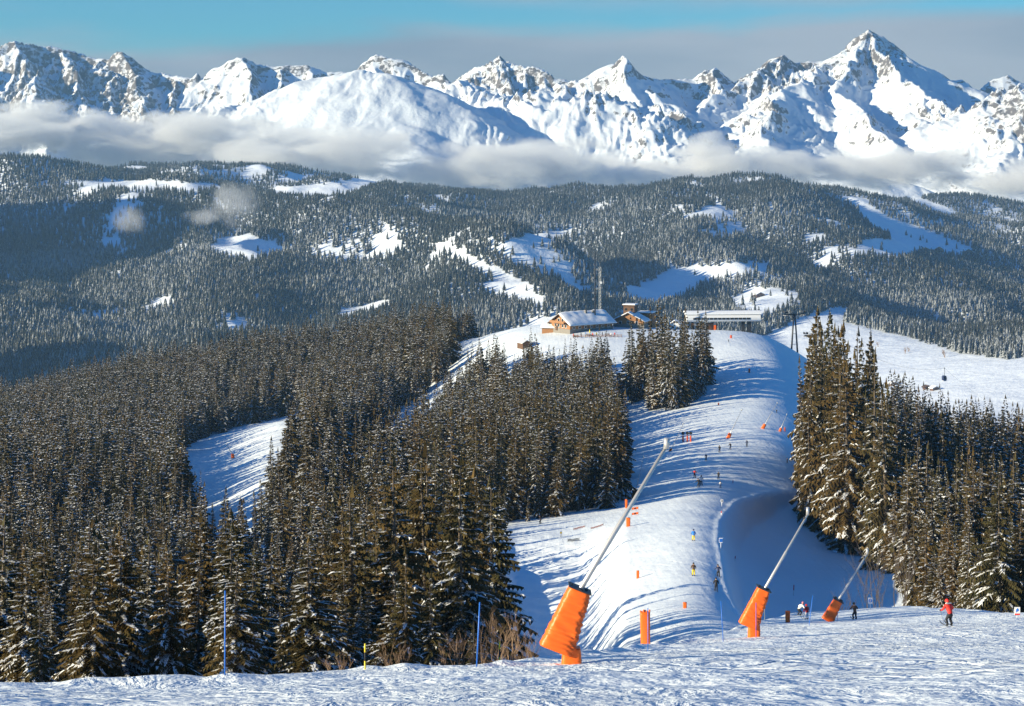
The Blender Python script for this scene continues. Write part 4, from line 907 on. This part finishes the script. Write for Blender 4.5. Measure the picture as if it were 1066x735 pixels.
MB().box((0, 0, 2.6), (7.5, 6, 7)).build('wall', 'wood', r); MB().box((0, 0, 6.3), (8.3, 6.8, .3)).build('roof', 'darkwood', r); MB().box((0, 0, 6.75), (8.2, 6.7, .6), taper=.94).build('roof_snow', 'roofsnow', r, bevel=.12)
for x_ in (-2.2, 0, 2.2): f = MB().box((x_, -3.05, 3), (1.3, .12, 1.5)).build('window', 'white', r); MB().box((x_, -3.12, 3), (1.0, .06, 1.2)).build('pane', 'glass', f)
g = hilltop(545, 880, .2); gable_house('shed', g, R(25), 3.6, 6, 2.0, .9, 'small dark shed with a snowy roof left of the large chalet', 'shed', wall='darkwood', snow=.35, over=.6, windows=(), mid_over=.6)
g = hilltop(575, 905, .3); gable_house('shed', g, R(75), 4.5, 9, 1.8, 1.2, 'low snow covered hut tucked behind the large chalet, left side', 'shed', wall='wood', snow=.6, over=.6, windows=(), mid_over=.6)
# station
g = hilltop(752, 928, 0); r = thing('cable_car_station', 'long white cable car station on pillars under a snowy rounded roof, on the hilltop', 'station', g, R(4)); L = 36.0
prof = [(-3.4, 4.6), (-4.0, 5.4), (-4.0, 6.4), (-3.2, 7.6), (-1.5, 8.4), (1.5, 8.6), (3.4, 7.9), (4.0, 6.4), (3.4, 4.6)]
MB().poly([(-L/2, y_, z_) for y_, z_ in prof], (L, 0, 0)).build('body', 'white', r)
MB().poly([(-L/2-.6, y_, z_) for y_, z_ in [(-3.5, 7.9), (-1.6, 8.75), (1.6, 8.95), (3.5, 8.3), (3.2, 8.9), (1.4, 9.5), (-1.4, 9.4), (-3.2, 8.5)]], (L+1.2, 0, 0)).build('roof_snow', 'roofsnow', r, bevel=.1)
for i in range(14): MB().box((-L/2+4+i*2.0, -4.06, 6.0), (1.7, .14, .9)).build('window', 'glass', r)
for x_ in (-13.5, -8.5, -4, 10, 13): MB().box((x_, 0, 1.3), (1.1 if x_ < 5 else 1.6, 3.4, 6.6)).build('pillar', 'steel' if x_ < 5 else 'dark', r)
MB().box((-9, .5, 1.2), (12, 4, 4.6)).build('ground_cabin', 'darkwood', r); MB().box((-4.0, -2.05, 1.6), (1.0, .3, 2.2)).build('orange_panel', 'orange', r)
g = hilltop(703, 925, 0); r = gable_house('hut', g, R(-8), 5, 7, 2.6, 1.4, 'small pale hut with snowy roof at the left end of the cable car station', 'hut', wall='white', snow=.4, over=.5, windows=((-1, 1.3),), mid_over=.5)
# mast with dishes, lattice mast
g = hilltop(619.5, 905, 0); r = thing('antenna_mast', 'tall dark antenna mast with drum dishes behind the large chalet', 'mast', g)
MB().tube([(0, 0, -1), (0, 0, 22), (0, 0, 38)], [.36, .28, .10], n=10).build('mast_tube', 'dark', r)
for z_, s in ((14, -1), (19, 1), (24, -1), (28, 1), (17, -1)): MB().disc((s*.9, -.4, z_), .55, .4, n=16).build('dish', 'steel', r)
for z_ in (22, 26, 30, 33): MB().box((0, 0, z_), (1.6, .15, .15)).box((.75, 0, z_+.4), (.16, .16, 1.2)).box((-.75, 0, z_+.4), (.16, .16, 1.2)).build('antenna', 'steel', r)
g = hilltop(624.5, 915, 0); r = thing('antenna_mast', 'slender pale lattice mast right beside the tall dark one', 'mast', g); m = MB()
for i in range(15):
    z_ = i*1.9
    for a, b in (((-.5, 0), (.5, 0)), ((.5, 0), (0, .8)), ((0, .8), (-.5, 0))):
        m.tube([(a[0], a[1], z_), (a[0], a[1], z_+1.9)], .07, n=4).tube([(a[0], a[1], z_), (b[0], b[1], z_+1.9)], .045, n=4)
m.build('lattice', 'steel', r); MB().disc((.5, -.5, 21), .6, .4, n=14).build('dish', 'white', r); MB().tube([(0, .2, 28), (0, .2, 31)], .05, n=5).build('tip', 'steel', r)
# terrace: fence, tables, guests
g = hilltop(622, 880, 0); r = thing('terrace_fence', 'low timber fence along the chalet terrace', 'fence', g, R(2))
for i in range(13): MB().box((-11+i*1.85, 0, .5), (.16, .16, 1.6)).build('post', 'darkwood', r)
for z_ in (.55, 1.1): MB().box((0, -.1, z_), (22.6, .07, .22)).build('rail', 'wood', r)
for i, (px, c, lb) in enumerate(((600, 'wood', 'picnic table on the terrace nearest the chalet front'), (613, 'wood', 'picnic table on the terrace below the middle of the roof'), (632, 'wood', 'picnic table on the terrace beyond the right end of the roof'))):
    g = hilltop(px, 883+i, 0); r = thing('picnic_table', lb, 'table', g); MB().box((0, 0, .78), (2.2, .9, .08)).build('table_top', c, r)
    for s in (-1, 1): MB().box((0, s*.75, .45), (2.2, .3, .06)).build('bench', c, r); MB().box((s*.8, 0, .35), (.1, 1.5, .85)).build('leg', 'darkwood', r)
for i, (px, c, l2, lb) in enumerate(((597, 'red', 'black', 'terrace guest in red by the chalet front'), (605, 'black', 'black', 'terrace guest in black left of the parasol'), (610, 'bluecloth', 'black', 'terrace guest in blue under the roof edge'), (617, 'red', 'navy', 'terrace guest in red below the mast'), (621, 'yelcloth', 'black', 'terrace guest in yellow below the mast'), (627, 'black', 'navy', 'terrace guest in black near the roof end'), (636, 'whitecloth', 'black', 'terrace guest in white beyond the roof end'), (640, 'red', 'black', 'terrace guest in red, farthest right'))):
    r, g, k = person(px, 342, 3.9, 870, 886, c, l2, lb, 'stand', i*50, c if c != 'yelcloth' else 'black', gear=None)
    g = hilltop(px, 881.5+i % 3); r.location = g
g = hilltop(614, 884, 0); r = thing('parasol', 'closed yellow parasol on the terrace below the mast', 'parasol', g); MB().tube([(0, 0, 0), (0, 0, 3)], .05, n=6).build('pole', 'steel', r); MB().tube([(0, 0, 1.3), (0, 0, 2.4), (0, 0, 3.1)], [.3, .25, .04], n=8).build('canopy', 'yelcloth', r)

# pylons
def pylon(px, D, h, rz, label):
    g = hilltop(px, D, 0); r = thing('lift_pylon', label, 'lift pylon', g, rz, 'lift pylons behind the hilltop')
    for s in (-1, 1): MB().tube([(s*2.0, 0, -2), (s*.35, 0, h)], [.5, .36], n=8).build('leg', 'dark', r)
    m = MB()
    for t in (.3, .55, .8): w_ = 2.0*(1-t)+.35*t; m.tube([(-w_, 0, h*t), (w_, 0, h*t)], .1, n=5)
    m.build('strut', 'dark', r); MB().box((0, 0, h+.3), (11.5, .5, .6)).build('crossarm', 'dark', r)
    for s in (-1, 1):
        for dx in (-1, 1): MB().box((s*5+dx*.4, 0, h-.2), (.16, 3.4, .5)).build('sheave_beam', 'steel', r)
        MB().box((s*5, 0, h+1.1), (1.8, 2.6, .12)).box((s*5-.8, 0, h+1.6), (.08, 2.5, .9)).box((s*5+.8, 0, h+1.6), (.08, 2.5, .9)).build('service_platform', 'dark', r)
    return g, h
pA = pylon(827, 960, 21, R(18), 'left one of two tall dark lift pylons behind the hilltop slope')
pB = pylon(848, 985, 22, R(18), 'right one of two tall dark lift pylons, half hidden by the right trees')
def cable(a, b, sag, label, r=.05):
    pts = [a.lerp(b, i/24)-Vector((0, 0, sag*4*(i/24)*(1-i/24))) for i in range(25)]; o = MB().tube([p-a for p in pts], r, n=5).build('lift_cable', 'dark'); o.location = a; tag(o, label, 'cable'); return pts
topA = pA[0]+Vector((4.5, 0, 21.8)); topB = pB[0]+Vector((4.8, 0, 24.8))
cable(topA, topB, 1.5, 'dark cable slung between the two lift pylons', .06)
gd = 1500.; tgt = Vector(((983-CX)/F*gd, gd, -(383-HY)/F*gd)); far_end = Vector(((1075-CX)/F*2600, 2600, -(430-HY)/F*2600))
pt = cable(topB, tgt, 8, 'thin cable running from the right pylon to the gondola cabin', .06); cable(tgt, far_end, 12, 'thin cable running from the gondola cabin down towards the valley', .06)
k = gd/F; r = thing('gondola_cabin', 'small dark gondola cabin hanging above the white valley field', 'gondola', tgt+Vector((0, 0, -11*k)), R(15))
MB().poly([(x_*k, -1.9*k, z_*k) for x_, z_ in ((-1.7, -2.2), (1.7, -2.2), (2.1, 0), (1.8, 2.3), (1.2, 3), (-1.2, 3), (-1.8, 2.3), (-2.1, 0))], (0, 3.8*k, 0)).build('cabin', 'navy', r, bevel=.2)
for s in (-1, 1): MB().box((s*.9*k, -1.95*k, .7*k), (1.2*k, .1*k, 2.2*k)).build('window', 'glass', r)
MB().box((0, 0, -2.35*k), (3.2*k, 3.4*k, .35*k)).build('floor_pan', 'white', r); MB().tube([(0, 0, 3*k), (.5*k, 0, 6*k), (.2*k, 0, 11*k)], .25*k, n=6).build('hanger', 'dark', r); MB().box((.2*k, 0, 10.8*k), (1*k, 1.6*k, .7*k)).build('grip', 'dark', r)

# ---- houses and farm buildings across the valley
def far_house(px, py, lo, hi, w, label, red=False, rz=20):
    g = ground_at(px, py, lo, hi, hill_h); h = w*.38
    r = thing('farmhouse', label, 'farmhouse', g, R(rz), 'farmhouses across the valley'); L = w*.8
    MB().poly([(-w/2, -L/2, -4), (w/2, -L/2, -4), (w/2, -L/2, h*.75), (0, -L/2, h*1.35), (-w/2, -L/2, h*.75)], (0, L, 0)).build('wall', 'darkwood', r)
    for s in (-1, 1): MB().poly([(0, -L/2-1, h*1.36), (s*(w/2+1.5), -L/2-1, h*.62), (s*(w/2+1.5), -L/2-1, h*.62+.9), (0, -L/2-1, h*1.36+.9)], (0, L+2, 0)).build('roof', 'brown' if red else 'roofsnow', r)
    for x_ in (-w*.25, 0, w*.25): MB().box((x_, -L/2-.1, h*.4), (w*.1, .25, h*.2)).build('window', 'glass', r)
for a in ((975, 262, 4000, 5200, 26, 'dark farmhouse on the edge of the S shaped glade, right of the other'), (962, 262, 4000, 5200, 20, 'dark farmhouse on the edge of the S shaped glade, left of the other'), (1006, 264, 4000, 5200, 24, 'farmhouse at the tip of the S shaped glade'), (790, 309, 3000, 3900, 16, 'small farmhouse in the middle of the round white glade above the station'),
          (957, 262, 4000, 5200, 14, 'smallest farmhouse by the S shaped glade'), (930, 401, 2300, 2900, 9, 'blue shaded farmhouse at the left end of the valley field'), (965, 405, 2300, 2800, 8, 'red roofed farmhouse behind the gondola cabin', True), (973, 406, 2300, 2800, 9, 'white roofed farmhouse below the gondola cabin')):
    far_house(*a)
# lone leafless trees on the valley field
for i, (px, py, hpx) in enumerate(((914, 361, 5), (942, 368, 6), (984, 372, 8), (946, 366, 5), (905, 360, 5))):
    g = ground_at(px, py, 2300, 3400, hill_h); bush('bare_tree', g, hpx*g.y/F*1.2, 4, 120+i, 'small leafless tree standing free on the white valley field', 'tree', 'leafless trees on the valley field', .3, 'twig', 4)
# ------------------------------------------------------------------ clouds lying between the hills and the range
def blob_shell(name, loc, size, mat, seed, sub=4):
    bm = bmesh.new(); bmesh.ops.create_icosphere(bm, subdivisions=sub, radius=1)
    me = bpy.data.meshes.new(name); bm.to_mesh(me); bm.free(); me.materials.append(mat)
    o = link(bpy.data.objects.new(name, me)); o.location = loc; o.scale = size; return o
def cloud_mat(name, dens, scale, soft=(.35, .6), top=None, pw=1.0, rate=None):
    m = bpy.data.materials.new(name); m.use_nodes = True; nt = m.node_tree; nt.nodes.clear()
    o = nt.nodes.new('ShaderNodeOutputMaterial'); v = nt.nodes.new('ShaderNodeVolumePrincipled'); v.inputs['Color'].default_value = (.97, .975, .98, 1); v.inputs['Anisotropy'].default_value = 0
    g = nt.nodes.new('ShaderNodeNewGeometry'); t = nt.nodes.new('ShaderNodeTexCoord')
    mp = nt.nodes.new('ShaderNodeMapping'); mp.inputs['Scale'].default_value = scale; lk(nt, g.outputs['Position'], mp.inputs[0])
    n = noise(nt, mp.outputs[0], 1, 6, .62, .5)
    ln = nt.nodes.new('ShaderNodeVectorMath'); ln.operation = 'LENGTH'; lk(nt, t.outputs['Object'], ln.inputs[0])
    fall = ramp(nt, ln.outputs['Value'], (.1, 1.0, .95, -1.5))
    f = ramp(nt, math_n(nt, 'ADD', math_n(nt, 'MULTIPLY', math_n(nt, 'SUBTRACT', n, .5), 5.2), fall), (soft[0], soft[1], 0, 1))
    lk(nt, math_n(nt, 'MULTIPLY', f, dens), v.inputs['Density']); lk(nt, v.outputs[0], o.inputs['Volume'])
    if rate: m.cycles.volume_step_rate = rate
    return m
CB = cloud_mat('valley_cloud', .006, (1/260, 1/380, 1/105), (0, .7))
CW = cloud_mat('thin_cloud', .0035, (1/260, 1/400, 1/100), (0, .9))
def cloud(px, py, D, wpx, hpx, depth, label, mat=CB):
    loc = P3(px, py, D); o = blob_shell('cloud', loc, (wpx/F*D, depth, hpx/F*D), mat, 1); tag(o, label, 'cloud', None, 'stuff'); return o
for px, py, D, w_, h_, dp, lb, mt in ((-60, 138, 8600, 330, 62, 1200, 'thick cloud bank at the left edge below the rock walls', CB), (150, 150, 8900, 260, 70, 1200, 'grey cloud bank over the left foreland', CB),
      (330, 158, 8300, 230, 56, 1000, 'cloud bank drifting under the round snow dome', CB), (520, 176, 8500, 250, 56, 1100, 'pale cloud bank resting on the wooded crest in the middle', CB), (660, 182, 9100, 180, 42, 900, 'low tail of the middle cloud bank', CB),
      (775, 172, 9400, 190, 50, 900, 'soft cloud bank at the foot of the pyramid peak', CB), (930, 176, 9600, 200, 44, 900, 'soft cloud bank below the right shoulder of the peak', CB), (1080, 186, 9300, 190, 44, 900, 'cloud bank at the right edge over the far wooded hill', CB),
      (240, 130, 9600, 170, 24, 700, 'thin veil of cloud across the lower rock walls', CW), (600, 150, 9800, 120, 20, 500, 'thin veil of cloud before the middle snow shoulders', CW)):
    cloud(px, py, D, w_, h_, dp, lb, mt)
CP = cloud_mat('billowing_cloud', .005, (1/190, 1/260, 1/120), (0, .7))
for px, py, D, w_, h_, dp, lb in ((40, 118, 8700, 90, 34, 500, 'rising billow of cloud at the far left'), (205, 128, 8500, 80, 34, 450, 'rounded billow of cloud before the rock needle'), (300, 165, 8000, 70, 26, 400, 'low fold of cloud sinking onto the left clearings'), (575, 165, 8700, 70, 30, 400, 'billow of cloud in the gap right of the dome'), (740, 152, 9300, 60, 28, 400, 'billow of cloud left under the pyramid peak'), (985, 165, 9500, 60, 26, 400, 'billow of cloud under the right shoulder')):
    cloud(px, py, D, w_, h_, dp, lb, CP)
CM = cloud_mat('drifting_mist', .009, (1/55, 1/70, 1/60), (-.1, 1.6))
for px, py, D, w_, h_, dp, lb in ((243, 212, 3900, 58, 48, 130, 'wisp of mist rising over the left glade'), (212, 226, 3900, 40, 20, 120, 'low mist left of the rising wisp'), (130, 230, 3900, 40, 34, 110, 'faint patch of mist over the dark forest at the left'), (335, 256, 4050, 20, 16, 70, 'tiny puff of mist at the small glade')):
    cloud(px, py, D, w_, h_, dp, lb, CM)
# the air between
hz = MB().box((200, 3150, 150), (6400, 6640, 1100)).build('haze', 'white'); hm = bpy.data.materials.new('thin_air'); hm.use_nodes = True; nt = hm.node_tree; nt.nodes.clear(); o_ = nt.nodes.new('ShaderNodeOutputMaterial'); v_ = nt.nodes.new('ShaderNodeVolumePrincipled')
v_.inputs['Color'].default_value = (.40, .70, 1, 1); v_.inputs['Density'].default_value = .00004; v_.inputs['Anisotropy'].default_value = .2; lk(nt, v_.outputs[0], o_.inputs['Volume']); hz.data.materials.clear(); hz.data.materials.append(hm); hz['kind'] = 'stuff'; hz['label'] = 'thin blue air between the near slope and the far hills'; hz['category'] = 'haze'
# ------------------------------------------------------------------ sky, sun, camera
w = bpy.data.worlds.new('World'); S.world = w; w.use_nodes = True; nt = w.node_tree; nt.nodes.clear()
out = nt.nodes.new('ShaderNodeOutputWorld'); bg = nt.nodes.new('ShaderNodeBackground'); bg.inputs[1].default_value = .052
sky = nt.nodes.new('ShaderNodeTexSky'); sky.sky_type = 'NISHITA'; sky.sun_disc = False; sky.sun_elevation = R(SUN_EL); sky.altitude = 1800; sky.air_density = 1.0; sky.dust_density = .3; sky.ozone_density = 2.5
sky.sun_rotation = math.atan2(TS.x, TS.y)
tc = nt.nodes.new('ShaderNodeTexCoord'); sp = nt.nodes.new('ShaderNodeSeparateXYZ'); lk(nt, tc.outputs['Generated'], sp.inputs[0])
el = sp.outputs[2]
mp = nt.nodes.new('ShaderNodeMapping'); mp.inputs['Scale'].default_value = (5, 5, 26); lk(nt, tc.outputs['Generated'], mp.inputs[0])
n1 = noise(nt, mp.outputs[0], 1.0, 6, .55, .3)
mp2 = nt.nodes.new('ShaderNodeMapping'); mp2.inputs['Scale'].default_value = (3, 3, 16); mp2.inputs['Location'].default_value = (4.1, 2, 1); lk(nt, tc.outputs['Generated'], mp2.inputs[0])
n2 = noise(nt, mp2.outputs[0], 1.0, 5, .5)
# a bank of grey cloud low over the range, thin veils above it
az = math_n(nt, 'MULTIPLY', sp.outputs[0], .03)
edge = math_n(nt, 'ADD', math_n(nt, 'ADD', el, math_n(nt, 'MULTIPLY', az, -1.0)), math_n(nt, 'MULTIPLY', math_n(nt, 'SUBTRACT', n1, .5), .05))
bank = ramp(nt, edge, (.047, .066, 1, 0))
veil = ramp(nt, n2, (.52, .68, 0, .8)); high = ramp(nt, el, (.060, .078, 0, 1)); veil = math_n(nt, 'MULTIPLY', veil, high)
front = ramp(nt, sp.outputs[1], (.25, .7, 0, 1)); cl = math_n(nt, 'MULTIPLY', math_n(nt, 'MAXIMUM', bank, veil, True), front)
shade = mixc(nt, ramp(nt, n2, (.35, .62, 0, 1)), (2.7, 3.4, 4.2), (4.2, 4.7, 5.3))
tint = nt.nodes.new('ShaderNodeMix'); tint.data_type = 'RGBA'; tint.blend_type = 'MULTIPLY'; tint.inputs[0].default_value = 1; lk(nt, sky.outputs[0], tint.inputs[6]); lk(nt, mixc(nt, ramp(nt, el, (.08, .35, 0, 1)), (.42, .98, 1.18), (.10, .98, 1.75)), tint.inputs[7])
lk(nt, mixc(nt, math_n(nt, 'MULTIPLY', cl, .96), tint.outputs[2], shade), bg.inputs[0]); lk(nt, bg.outputs[0], out.inputs[0])
sl = bpy.data.lights.new('sun', 'SUN'); sl.energy = 5; sl.angle = R(.5); sl.color = (1, .875, .60); so = link(bpy.data.objects.new('sun', sl)); so.rotation_euler = TS.to_track_quat('Z', 'Y').to_euler(); so.location = (0, 0, 60)
cam = bpy.data.cameras.new('camera'); cam.sensor_width = 36; cam.lens = F/1066*36; cam.clip_start = .5; cam.clip_end = 60000
cam.shift_y = -(367.5-HY)/1066
co = link(bpy.data.objects.new('camera', cam)); co.location = (0, 0, 0); co.rotation_euler = (R(90), 0, 0); S.camera = co
S.view_settings.view_transform = 'Standard'; S.view_settings.look = 'None'; S.view_settings.exposure = .9; S.view_settings.gamma = 1
S.cycles.max_bounces = 4; S.cycles.diffuse_bounces = 2; S.cycles.glossy_bounces = 1; S.cycles.transmission_bounces = 2; S.cycles.volume_bounces = 2; S.cycles.transparent_max_bounces = 6
